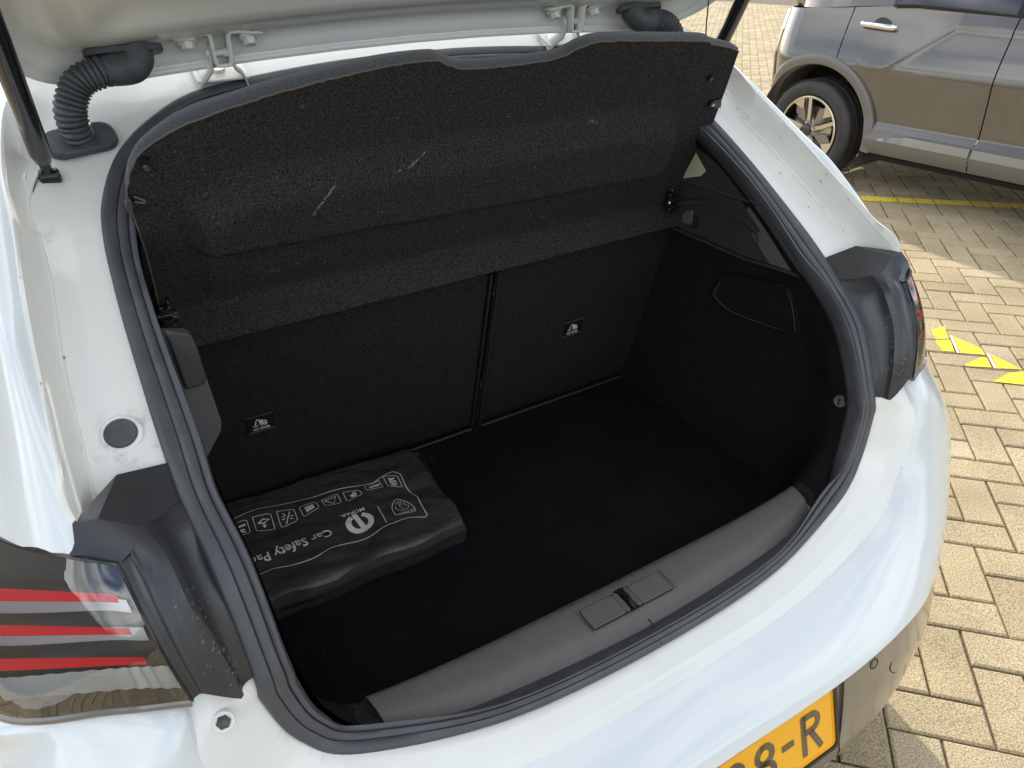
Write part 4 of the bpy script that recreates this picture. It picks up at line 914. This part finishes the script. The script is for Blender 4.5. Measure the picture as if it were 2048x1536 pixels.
# water beads
rgw = np.random.default_rng(9); wv, wf = [], []
def bead(c, n, r, st=1.0, dirv=None):
    n = norm(n); e1 = norm(np.cross(n, dirv if dirv is not None else [0, 1, .3])); e2 = np.cross(n, e1); b = len(wv); rings, seg = 3, 8
    for k in range(rings):
        a = RAD(90 * k / rings); rr_ = r * math.cos(a); hh = r * .5 * math.sin(a)
        for q in range(seg): th = 2 * math.pi * q / seg; wv.append(c + n * hh + rr_ * (math.cos(th) * e1 + st * math.sin(th) * e2))
    wv.append(c + n * r * .5)
    for k in range(rings - 1):
        for q in range(seg): wf.append((b + k * seg + q, b + k * seg + (q + 1) % seg, b + (k + 1) * seg + (q + 1) % seg, b + (k + 1) * seg + q))
    for q in range(seg): wf.append((b + (rings - 1) * seg + q, b + (rings - 1) * seg + (q + 1) % seg, b + rings * seg))
for s in (-1, 1):
    Q = DC2 if s > 0 else mirx(DC2); nn_ = nrm if s > 0 else mirx(nrm)
    for _ in range(85 if s < 0 else 70):
        i = rgw.integers(14, Q.shape[0] - 3); j = int(np.clip(rgw.normal(5.5 if s < 0 else 7, 2.2), 1, 12)); t1, t2 = rgw.uniform(0, 1, 2)
        c = Q[i, j] * (1 - t1) + Q[i + 1, j] * t1; c = c * (1 - t2) + (Q[i, j + 1] * (1 - t1) + Q[i + 1, j + 1] * t1) * t2
        bead(c, nn_[i, j], rgw.choice([.0008, .0011, .0015, .0021], p=[.4, .33, .2, .07]), rgw.uniform(1, 1.7))
RRc = R
for _ in range(55):
    side = 1 if rgw.uniform() < .8 else -1
    k = rgw.integers(8 * 7, 12 * 7); row = rgw.integers(2, 10)
    kk = k if side > 0 else NF - k
    c = R[row, kk] * (1 - .5) + R[row + 1, kk] * .5; c = c + (R[row, (kk + 1) % NF] - R[row, kk]) * rgw.uniform(-1, 1)
    bead(c + np.array([0, -.0002, .0004]), (0, -.55, .83), rgw.choice([.0007, .001, .0016]), rgw.uniform(1, 1.4))
cobj('water_drops', wv, wf, M['water'], car, kind='stuff', angle=0)

# dust and lint on the floor felt
rgd = np.random.default_rng(21); dv, df = [], []
for _ in range(170):
    x, y = rgd.uniform(-.45, .48), rgd.uniform(.64, 1.2); a = rgd.uniform(0, 6.28); l = rgd.choice([.0003, .0004, .0006, .0016], p=[.45, .35, .14, .06]); w_ = .00022
    d = np.array([math.cos(a), math.sin(a), 0]); e = np.array([-d[1], d[0], 0]); c = np.array([x, y, .5012]); b = len(dv)
    dv.extend([c - d * l - e * w_, c + d * l - e * w_, c + d * l + e * w_, c - d * l + e * w_]); df.append((b, b + 1, b + 2, b + 3))
cobj('floor_dust', dv, df, M['lint'], smooth=False, kind='stuff')

# ------------------------------------------------------------------ safety bag on the boot floor
bag = empty('safety_kit_bag', (-.28, 1.05, .5), 'black nylon zipped safety bag printed Car Safety Pack, lying in the left of the boot', 'bag')
BO = np.array([-.28, 1.05, .5])
def bagtop(x, y):
    # outline runs from x -.5 to -.09, y .905 to 1.20; top stands about 5 cm high
    u = (x + .50) / .41; v_ = (y - .905) / .29
    h = .050
    h += .006 * noise.noise(Vector((x * 9, y * 14, 1.3))) + .0045 * noise.noise(Vector((x * 22 + y * 18, y * 34, 4.1)))
    d = (x * .55 + y * .83)
    h += .0045 * math.sin(d * 62 + 3 * noise.noise(Vector((x * 6, y * 6, 2)))) * max(0, noise.noise(Vector((x * 7, y * 5, 9))) + .35)
    h -= .006 * math.exp(-((x + .27) / .03) ** 2 - ((y - .955) / .035) ** 2)
    e = min(1 - u, v_ * .7, (1 - v_) * .7) * .41
    if e < .014: h -= .006 * (1 - e / .014) ** 2
    return h
nx, ny = 110, 84; G = []
for i in range(nx):
    r_ = []
    for j in range(ny):
        u, v_ = i / (nx - 1), j / (ny - 1)
        xr = -.098 + .022 * v_ + .004 * math.sin(v_ * 9)
        x = -.505 + (xr + .505) * u; y0 = .905 + .003 * math.sin(x * 40); y1 = 1.168 + .022 * (1 - u); y = y0 + (y1 - y0) * v_
        r_.append((x, y, .5 + bagtop(x, y)))
    G.append(r_)
G = np.array(G)
bt_ = G - BO
btop = gobj('bag_top', bt_, M['bag'], bag, angle=0)
loop_ = np.concatenate([G[:, 0], G[-1, 1:], G[::-1, -1][1:], G[0, ::-1][1:-1]])
cen_ = np.array([-.3, 1.04, 0])
def bag_side(z_a, z_b, ina, inb, name, m, wr=.0):
    A, B_ = [], []
    for p in loop_:
        o_ = norm(np.array([p[0] - cen_[0], (p[1] - cen_[1]) * 1.4, 0])); A.append(np.array([p[0], p[1], p[2] if z_a is None else z_a]) + o_ * ina + np.array([0, 0, .002 * noise.noise(Vector((p[0] * 30, p[1] * 30, 0)))])); B_.append(np.array([p[0], p[1], z_b]) + o_ * inb)
    A, B_ = np.array(A), np.array(B_); Gm = np.array([A, A * .5 + B_ * .5 + norm(A - cen_ * [1, 1, 0]) * [1, 1, 0] * wr, B_])
    return gobj(name, Gm - BO, m, bag, close_v=True, angle=0)
bag_side(None, .527, 0, .004, 'bag_side', M['bag'], .004); bag_side(.527, .519, .004, .005, 'zip_tape', M['zip']); bag_side(.519, .5005, .005, .000, 'bag_side', M['bag'], .003)
zl = np.array([np.array([p[0], p[1], .523]) + norm(np.array([p[0] - cen_[0], (p[1] - cen_[1]) * 1.4, 0])) * .0058 for p in loop_])
v, f = tube_vf(np.concatenate([zl, zl[:1]]), .0014, 6); obj('zip_teeth', [p - BO for p in v], f, M['black'], bag)
zl2 = zl + np.array([0, 0, .006]); v, f = tube_vf(np.concatenate([zl2, zl2[:1]]), .001, 6); obj('bag_seam', [p - BO for p in v], f, M['zip'], bag)
pk = np.array([[x, 1.150 + .010 * (x + .1) * -2, .5 + bagtop(x, 1.15) + .001] for x in np.linspace(-.5, -.085, 40)]); v, f = tube_vf(pk, .0012, 6); obj('bag_seam', [p - BO for p in v], f, M['zip'], bag)
pk = np.array([[x, .925 + .002 * math.sin(x * 60), .5 + bagtop(x, .926) + .001] for x in np.linspace(-.5, -.105, 40)]); v, f = tube_vf(pk, .0011, 6); obj('bag_seam', [p - BO for p in v], f, M['zip'], bag)
for k in range(3): # zip puller at the back right corner
    v, f = tube_vf(cr([(-.072, 1.165, .53), (-.060 + .004 * k, 1.155 - .006 * k, .526), (-.054 + .004 * k, 1.140 - .008 * k, .512)], 4), .0015, 6); obj('zip_puller', [p - BO for p in v], f, M['black'], bag)
def bp3(x, y, lift=.0011): return np.array([x, y, .5 + bagtop(x, y) + lift]) - BO
def bprint(name, v2, f, dens=True):
    # subdivide so that the ink follows the creases
    import bmesh
    b = bmesh.new(); vs = [b.verts.new((a, c, 0)) for a, c in v2]
    for q in f:
        try: b.faces.new([vs[i] for i in q])
        except ValueError: pass
    bmesh.ops.triangulate(b, faces=b.faces)
    for _ in range(3):
        es = [e for e in b.edges if e.calc_length() > .006]
        if not es: break
        bmesh.ops.subdivide_edges(b, edges=es, cuts=1); bmesh.ops.triangulate(b, faces=[q for q in b.faces if len(q.verts) > 3])
    b.verts.index_update(); V2 = [bp3(q.co.x, q.co.y) for q in b.verts]; F2 = [tuple(q.index for q in t.verts) for t in b.faces]; b.free()
    return obj(name, V2, F2, M['print'], bag, smooth=False)
def bribbon(name, strokes):
    V_, F_ = [], []
    for pts, wd, cl in strokes:
        v, f = stroke(pts, wd, cl); b = len(V_); V_ += list(v); F_ += [tuple(i + b for i in q) for q in f]
    return bprint(name, V_, F_)
def btext(s, ox, oy, width, height, slope=0., bold=.0, shear=0):
    v, f = text_vf(s, 1.0, bold, res=2); x0, y0 = v[:, 0].min(), 0; wx = v[:, 0].max() - x0; hy = .72
    P = [(ox - (a - x0) * width / wx, oy - b * height / hy - slope * (a - x0) * width / wx - 0 * b) for a, b, _ in v]
    return bprint('printed_text', P, f)
bg_ = lambda *p: at_z(p[0], p[1], .552)[:2]
btext('Car Safety Pack', -.3105, 1.017, .156, .0225, slope=-.01, bold=.012)
btext('MOPAR.', -.2385, 1.0395, .046, .0085, bold=.015)
frame_px = [(446, 1047), (520, 1018), (590, 1002), (655, 983), (700, 975), (746, 965), (775, 948), (787, 943), (801, 948), (810, 968), (834, 993), (845, 1015), (856, 1033), (819, 1036), (775, 1050), (749, 1065), (710, 1078), (664, 1094), (640, 1110), (623, 1116), (546, 1134), (508, 1153), (480, 1170)]
fpts = cr([bg_(*p) for p in frame_px], 3)[:, :2] if False else np.array([bg_(*p) for p in frame_px])
bribbon('printed_frame', [(resample(fpts, 90), .0016, False)])
mc = bg_(719.7, 1042.5)
ringp = arc(mc[0], mc[1], .0205, 118, 422, 26, .0200)
bribbon('printed_logo', [(ringp, .0105, False)]); bribbon('printed_logo', [([(mc[0] - .0035, mc[1] + .024), (mc[0] + .002, mc[1] - .016)], .0095, False)])
bribbon('printed_line', [([bg_(755, 1012), bg_(773, 1045)], .0013, False)])
s5 = lambda x, y: bg_(640 + x / 8.533, 930 + y / 8.533)
bribbon('printed_logo', [(resample(np.array([s5(*p) for p in ((1290, 865), (1235, 770), (1228, 700), (1260, 620), (1320, 577), (1400, 605), (1530, 655), (1600, 715), (1640, 785), (1460, 825), (1290, 865))]), 40), .0013, False),
    ([s5(*p) for p in ((1300, 700), (1280, 740), (1330, 770), (1430, 775), (1500, 740), (1520, 690), (1450, 680), (1420, 640))], .0011, False), ([s5(*p) for p in ((1290, 670), (1330, 620), (1370, 625), (1390, 680))], .0010, False), ([s5(*p) for p in ((1340, 640), (1360, 700), (1400, 720))], .0010, False), ([s5(*p) for p in ((1400, 745), (1450, 725))], .001, False)])
pt = s5(1600, 770); btext('PEUGEOT', pt[0] + .001, pt[1] + .0045, .030, .0042, slope=.0, bold=.01)
boxes5 = {'tri': ((20, 590), (290, 490), (372, 635), (95, 700)), 'glove': ((390, 470), (655, 425), (728, 485), (465, 618)), 'lamp': ((755, 385), (1000, 262), (1080, 385), (815, 445)), 'cross': ((1075, 200), (1320, 180), (1405, 352), (1165, 358))}
s6 = lambda x, y: bg_(440 + x / 8.533, 960 + y / 8.533)
boxes6 = {'vest': ((190, 770), (450, 675), (520, 885), (280, 955)), 'bulb': ((555, 640), (860, 565), (930, 800), (625, 862)), 'stick': ((965, 535), (1255, 485), (1325, 660), (1035, 770)), 'card': ((1350, 470), (1635, 370), (1700, 485), (1425, 610))}
def quad_map(c, a, b):   # a,b in 0..1
    c = [np.array(p) for p in c]; return (c[0] * (1 - a) + c[1] * a) * (1 - b) + (c[3] * (1 - a) + c[2] * a) * b
ico = {
 'tri': ([[(.12, .25), (.85, .2), (.55, .85), (.12, .25)]], .0022), 'glove': ([[(.35, .75), (.55, .3), (.75, .2)], [(.42, .8), (.6, .45)], [(.5, .82), (.66, .45)], [(.6, .78), (.72, .4)], [(.3, .5), (.55, .45)]], .0028),
 'lamp': ([[(.2, .62), (.45, .45), (.85, .4)], [(.3, .6), (.75, .62), (.9, .35)]], .0050), 'cross': ([[(.25, .45), (.75, .45)], [(.25, .65), (.75, .65)], [(.3, .82), (.65, .85)], [(.3, .2), (.4, .3), (.7, .2)]], .0040),
 'vest': ([[(.1, .35), (.85, .3)], [(.25, .6), (.7, .6)], [(.2, .8), (.35, .6), (.6, .8), (.75, .8)]], .0045), 'bulb': ([[(.2, .45), (.5, .25), (.85, .35), (.5, .5), (.2, .45)], [(.42, .65), (.5, .8), (.58, .65)], [(.5, .55), (.5, .75)]], .0035),
 'stick': ([[(.72, .15), (.35, .9)], [(.3, .2), (.42, .42)], [(.2, .42), (.36, .52)], [(.15, .6), (.34, .64)], [(.68, .5), (.85, .5)], [(.62, .65), (.78, .75)]], .0020), 'card': ([[(.25, .35), (.78, .3)], [(.25, .55), (.78, .5)], [(.27, .72), (.78, .68)]], .0042)}
for src_, fn in ((boxes5, s5), (boxes6, s6)):
    for nm, c in src_.items():
        cc = [fn(*p) for p in c]; st_ = [(resample(np.array(cc + cc[:1]), 17), .0013, False)]
        lines, wd = ico[nm]
        for ln in lines: st_.append((np.array([quad_map(cc, a, b) for a, b in ln]), wd, False))
        bribbon('printed_icon', st_)

# ------------------------------------------------------------------ grey SUV parked behind on the right
hubw = at_x(1614, 262, 3.72)
suv = empty('grey_suv', (hubw[0], hubw[1], 0), 'metallic grey SUV with cladding, parked behind on the right', 'car', rz=RAD(-87.5))
WR = .325
def sx(z):  # how far the skin stands in from the widest line (local y, inward +)
    return float(np.interp(z, _sz, _sv))
_sk = ([.20, .27, .40, .44, .55, .68, .74, .84, .95, 1.02, 1.08], [.05, .0, -.012, .018, .010, -.004, -.012, .012, .048, .074, .100])
_sz = np.linspace(.20, 1.08, 89); _raw = np.interp(_sz, *_sk); _pad = np.pad(_raw, 5, mode='edge'); _sm = np.array([(_pad[k:k + 11] * np.hanning(13)[1:-1]).sum() / np.hanning(13)[1:-1].sum() for k in range(89)]); _sv = np.where(_sz < .46, _raw, _sm)
def crease(u, z):
    # chevron crease running down to the arch on the rear door
    if u < .26: return 0
    zc = float(np.interp(u, [.26, .33, .45, .79, 1.6], [.752, .738, .742, .982, .97])); d = z - zc
    return .009 * (math.exp(-d / .08) if d > 0 else math.exp(d / .012)) * min(1, (u - .26) / .10)
def panel(name, u0, u1, zlo, zhi, m, nu=40, nz=30, parent=suv, label=None):
    G = []
    for i in range(nu):
        u = u0 + (u1 - u0) * i / (nu - 1); r_ = []; a, b = zlo(u), zhi(u)
        for j in range(nz):
            z = a + (b - a) * j / (nz - 1); y = sx(z) - crease(u, z) + .012 * (u - .6) ** 2 * .3
            if u < -.22: y += .55 * (-.22 - u) ** 2 / .3 * 1.4
            r_.append((u, y, z))
        G.append(r_)
    return gobj(name, np.array(G), m, parent, angle=50, label=label)
def arch(u, r, c=0.0): return .315 + math.sqrt(max(0, r * r - (u - c) ** 2)) if abs(u - c) < r else .24
FC = 2.605   # front wheel
AR = .470
belt = lambda u: float(np.interp(u, [-.7, -.3, .1, .5, 1.1, 1.9, 3.1], [1.02, 1.03, 1.05, 1.075, 1.045, 1.02, .95]))
lowz = lambda u: .40
gap = .0035
# rear door edge: vertical then following the arch
def q_zlo(u): return max(arch(u, AR), .40)
panel('rear_quarter', -.62, .118, q_zlo, lambda u: belt(u), M['suv'], 50, 30, label='rear quarter panel of the grey SUV')
def door_panel(name, u0, u1, lab):
    G = []; nu, nz = 130, 70
    for j in range(nz):
        row = []
        for i in range(nu):
            v_ = j / (nz - 1); zlo = .400; 
            z = zlo + (belt(u0 * .5 + u1 * .5) - zlo) * v_
            a = u0
            if u0 < .2:
                dz_ = z - .315; a = max(u0, math.sqrt(max(0, AR * AR - dz_ * dz_)) + .006) if dz_ < AR else u0
            u = a + (u1 - a) * i / (nu - 1); zz = .400 + (belt(u) - .400) * v_
            row.append((u, sx(zz) - crease(u, zz) + .012 * (u - .6) ** 2 * .3, zz))
        G.append(row)
    return gobj(name, np.array(G), M['suv'], suv, flip=True, angle=50, label=lab)
rd = door_panel('car_door', .125, 1.082, 'rear door with a chrome handle'); fd = door_panel('car_door', 1.089, 2.08, 'front door, cut off by the edge of the photo')
panel('front_wing', 2.087, 3.2, lambda u: max(arch(u, AR, FC), .40), lambda u: belt(u), M['suv'], 50, 30)
panel('backing', -.3, 2.2, lambda u: .5 if abs(u) > .5 else .9, lambda u: belt(u) - .01, M['dark'], 30, 6).location = (0, .03, 0)
# cladding round the arches and along the sill
def archring(c, nm, a0=-7, a1=187):
    G = []
    for k in range(61):
        a = RAD(a0 + (a1 - a0) * k / 60); r_ = []
        for rr_, dy in ((.405, .05), (.407, .008), (.415, -.012), (.440, -.019), (.462, -.019), (.474, -.012), (.476, .004)):
            u = c + rr_ * math.cos(a); z = .315 + rr_ * math.sin(a); y0 = sx(min(1.0, max(.42, z)))
            yb = .55 * max(0, -.22 - u) ** 2 / .3 * 1.4
            r_.append((u, y0 * .5 + dy + yb, z))
        G.append(r_)
    return gobj(nm, np.array(G), M['clad'], suv, angle=40, flip=True)
ar = archring(0, 'arch_cladding'); archring(FC, 'arch_cladding')
def strip(name, u0, u1, zs, m, nu=60):
    G = []
    for i in range(nu):
        u = u0 + (u1 - u0) * i / (nu - 1); r_ = []
        for z, y in zs: r_.append((u, y, z))
        G.append(r_)
    return gobj(name, np.array(G), m, suv, angle=35)
for (u0, u1) in ((.435, 1.082), (1.089, 2.10)):
    strip('sill_cladding', u0, u1, [(.255, .05), (.262, -.004), (.275, -.012), (.335, -.030), (.345, -.030)], M['clad'])
def skirt(u0, u1, lead):
    G = []
    for i in range(50):
        t = i / 49; u = u0 + (u1 - u0) * t; hh = (min(1, t / .35) if lead else 1) ; hh = hh ** .6 + .001
        G.append([(u, -.030, .345), (u, -.034, .347), (u, -.030 + .004, .347 + .045 * hh), (u, .0, .352 + .052 * hh), (u, .015, .352 + .055 * hh)])
    return gobj('sill_blade', np.array(G), M['clad_gloss'], suv, angle=30)
skirt(.51, 1.078, True); skirt(1.093, 2.06, False)
cbx = obj('sill_underside', *box_vf((1.3, .10, .235), (1.75, .14, .03)), M['dark'], suv, smooth=False)
strip('side_skirt_panel', .43, 2.10, [(.345, -.026), (.37, -.016), (.40, -.010), (.415, .01)], M['clad'])
# rear bumper side and lamp tail
def rearG(z0, z1, m, nm, lip=0):
    G = []
    for z in np.linspace(z0, z1, 12):
        r_ = []
        for t in np.linspace(0, 1, 20):
            u = -.40 - .17 * math.sin(t * math.pi / 2) * 1.0; y = .55 * (.18) ** 2 / .3 * 1.4 + (1 - math.cos(t * math.pi / 2)) * .9
            r_.append((u - lip * t, y + sx(max(z, .42)), z))
        G.append(r_)
    return gobj(nm, np.array(G), m, suv, angle=50)
rearG(.42, 1.02, M['suv'], 'tail_panel'); rearG(.24, .42, M['clad'], 'rear_bumper', .03)
rearG(.9, 1.02, M['lens'], 'tail_lamp', .004)
# roof, glass and far side
G = []
for u, zt in ((-.44, 1.20), (-.15, 1.38), (.36, 1.46), (.9, 1.48), (1.5, 1.44), (2.0, 1.22), (2.3, 1.02)):
    zb = belt(u); ytop = .24 * (zt - zb) / .43
    yr = max(0, -.1 - u) ** 2 * 1.6; ytop += yr
    G.append([(u, sx(1.06) + yr, zb), (u, sx(1.06) + ytop * .5, zb + (zt - zb) * .5), (u, .06 + ytop, zt), (u, .06 + ytop + .1, zt + .03), (u, .9, zt + .05), (u, 1.7 - ytop, zt), (u, 1.78, zb)])
G = np.array(G); LG = loft(G[:, :3], 4, 4); gobj('side_glass', LG[8:], M['suvglass'], suv, flip=True); gobj('rear_pillar', LG[:9], M['suv'], suv, flip=True, angle=60); gobj('roof_panel', loft(G[:, 2:], 4, 4), M['suv'], suv, flip=True, angle=60)
for uu in (1.085,):
    obj('door_pillar', [(uu - .03, sx(1.06) - .001, belt(uu)), (uu + .03, sx(1.06) - .001, belt(uu)), (uu + .03, .285, 1.47), (uu - .03, .285, 1.47)], [(0, 1, 2, 3)], M['black'], suv, smooth=False)
bl_ = np.array([[(u, sx(1.06) - .012, belt(u) - .006), (u, sx(1.06) - .014, belt(u) + .006), (u, sx(1.06) + .004, belt(u) + .010)] for u in np.linspace(.38, 2.1, 40)]); gobj('belt_moulding', bl_, M['black'], suv)
obj('cabin_sun_block', *box_vf((.75, .95, 1.2), (2.0, 1.1, .44)), M['dark'], suv, smooth=False)  # dark box added inside the cabin so sunlight does not pass through
obj('far_side', *box_vf((1.25, 1.30, .68), (3.6, .9, .68)), M['suv'], suv, smooth=False)
obj('wheel_well', *box_vf((1.25, .55, .60), (3.4, .3, .5)), M['dark'], suv, smooth=False)
gobj('nose_panel', loft(np.array([[(3.2, .1, .25), (3.2, .06, .6), (3.1, .08, .95)], [(3.42, .5, .25), (3.44, .5, .6), (3.35, .5, .93)], [(3.45, 1.1, .25), (3.47, 1.1, .6), (3.38, 1.1, .93)], [(3.2, 1.75, .25), (3.2, 1.75, .6), (3.1, 1.75, .95)]]), 4, 4), M['suv'], suv)
gobj('bonnet', loft(np.array([[(2.2, .06, 1.02), (2.3, .9, 1.08), (2.2, 1.75, 1.02)], [(2.8, .06, .98), (2.9, .9, 1.03), (2.8, 1.75, .98)], [(3.1, .08, .95), (3.37, .9, .93), (3.1, 1.75, .95)]]), 6, 6), M['suv'], suv)
# door handles
for (u0, u1, zc, door) in ((.215, .450, .965, rd), (1.205, 1.44, .955, fd)):
    u_m = (u0 + u1) / 2; y_ = sx(zc)
    cup = [(u_m + .012 + .055 * math.cos(a) * (1.0), y_ - .0008 - crease(u_m, zc), zc + .004 + .040 * math.sin(a)) for a in np.linspace(0, 2 * math.pi, 24, endpoint=False)]
    obj('handle_cup', cup, [tuple(range(24))], M['lamp_in'], door, smooth=False)
    hp_ = cr([(u0, y_ - .014, zc + .004), (u0 + .02, y_ - .030, zc + .003), (u_m, y_ - .036, zc), (u1 - .02, y_ - .030, zc - .006), (u1, y_ - .014, zc - .006)], 6)
    Gm = []
    for p, w_ in zip(hp_, np.interp(np.linspace(0, 1, len(hp_)), [0, .08, .7, 1], [.008, .013, .015, .011])):
        Gm.append([(p[0], p[1] + .008 * math.cos(a), p[2] + w_ * math.sin(a)) for a in np.linspace(0, 2 * math.pi, 14, endpoint=False)])
    v, f = grid_vf(np.array(Gm), close_v=True); f += [tuple(range(13, -1, -1)), tuple((len(Gm) - 1) * 14 + k for k in range(14))]
    obj('door_handle', v, f, M['bright'], door)
# wheels
def wheel(u, nm='wheel'):
    o_ = np.array([u, .0, .315 + .003]); ax = (0, -1, 0)
    prof_ = [(.215, -.02), (.222, .004), (.232, .012), (.262, .018), (.290, .014), (.305, .004), (.314, -.012), (.3165, -.03), (.3170, -.06), (.3135, -.062), (.3135, -.066), (.3175, -.068), (.3180, -.11), (.3140, -.112), (.3140, -.116), (.3175, -.118), (.3165, -.155), (.313, -.185), (.30, -.205), (.22, -.21)]
    v, f = lathe_vf(prof_, o_, ax, (1, 0, 0), (0, 0, 1), 72); ty = obj('wheel', v, f, M['tyre'], suv, angle=35, label='rear wheel with a five spoke machined alloy rim' if u == 0 else 'front wheel')
    # tread blocks: short cross ribs on the shoulder
    V_, F_ = [], []
    for k in range(96):
        a = 2 * math.pi * k / 96; R3 = np.array([[math.cos(a), 0, -math.sin(a)], [0, 1, 0], [math.sin(a), 0, math.cos(a)]])
        for yy, ln in ((.000, .026), (.19, .026)):
            vv, ff = box_vf((0, 0, 0), (.0125, ln, .0035)); vv = vv + np.array([0, yy + .012, .3165 if yy < .1 else .3155]); vv = vv @ R3.T + o_; b = len(V_); V_ += list(vv); F_ += [tuple(i + b for i in q) for q in ff]
    obj('tread_blocks', V_, F_, M['tyre'], ty, smooth=False, kind='stuff')
    v, f = lathe_vf([(.217, .0), (.219, .010), (.213, .013), (.204, .010), (.200, -.01), (.198, -.09), (.06, -.10), (0, -.10)], o_, ax, (1, 0, 0), (0, 0, 1), 60)
    obj('rim_barrel', v, f, M['alloy_dark'], ty, angle=30)
    v, f = lathe_vf([(.2175, .0105), (.2130, .0140), (.2035, .0115)], o_, ax, (1, 0, 0), (0, 0, 1), 60); obj('rim_flange', v, f, M['alloy'], ty, angle=40)
    for k in range(5):
        a = RAD(72 * k + 97)
        dr = np.array([math.cos(a), 0, math.sin(a)]); tt_ = np.array([-math.sin(a), 0, math.cos(a)])
        def q(r, t, h): return o_ + dr * r + tt_ * t + np.array([0, -h, 0])
        sp = [q(.040, -.016, .004), q(.10, -.024, .008), q(.205, -.026, .009), q(.2065, -.002, .009), q(.10, .000, .008), q(.050, .010, .004)]
        prism('rim_spoke', sp, (0, .022, 0), M['alloy'], ty, bw=.0015)
        sp = [q(.05, .010, .0), q(.10, .004, .003), q(.206, .012, .005), q(.204, .030, .004), q(.10, .018, .0)]
        prism('rim_spoke', sp, (0, .03, 0), M['alloy_dark'], ty)
        sp = [q(.135, .040, .004), q(.204, .030, .008), q(.190, .084, .008), q(.172, .112, .008), q(.165, .098, .006)]
        prism('rim_blade', sp, (0, .012, 0), M['alloy'], ty)
        sp = [q(.05, .020, -.004), q(.15, .036, -.004), q(.185, .095, -.002), q(.11, .10, -.006)]
        prism('rim_insert', sp, (0, .012, 0), M['clad_gloss'], ty)
        b_ = q(.052, -.0, .010); v, f = tube_vf([b_, b_ + np.array([0, -.008, 0])], .009, 8); obj('wheel_bolt', v, f, M['steel'], ty)
    v, f = lathe_vf([(.034, .0), (.034, .012), (.026, .015), (0, .016)], o_, ax, (1, 0, 0), (0, 0, 1), 24); obj('hub_cap', v, f, M['alloy_dark'], ty)
    v, f = lathe_vf([(.15, -.045), (.15, -.055), (0, -.055)], o_, ax, (1, 0, 0), (0, 0, 1), 40); obj('brake_disc', v, f, M['steel'], ty)
wheel(0); wheel(FC)
for uu in (0, FC):   # inner arch liner
    G = []
    for k in range(31):
        a = RAD(-25 + 230 * k / 30); G.append([(uu + .41 * math.cos(a), y, .315 + .41 * math.sin(a)) for y in (.0, .3)])
    gobj('arch_liner', np.array(G), M['rubber'], suv)
    gobj('strut_leg', np.array([[(uu + .02 + a, .25, .4), (uu + .05 + a, .25, .75)] for a in (0, .03)]), M['steel'], suv)
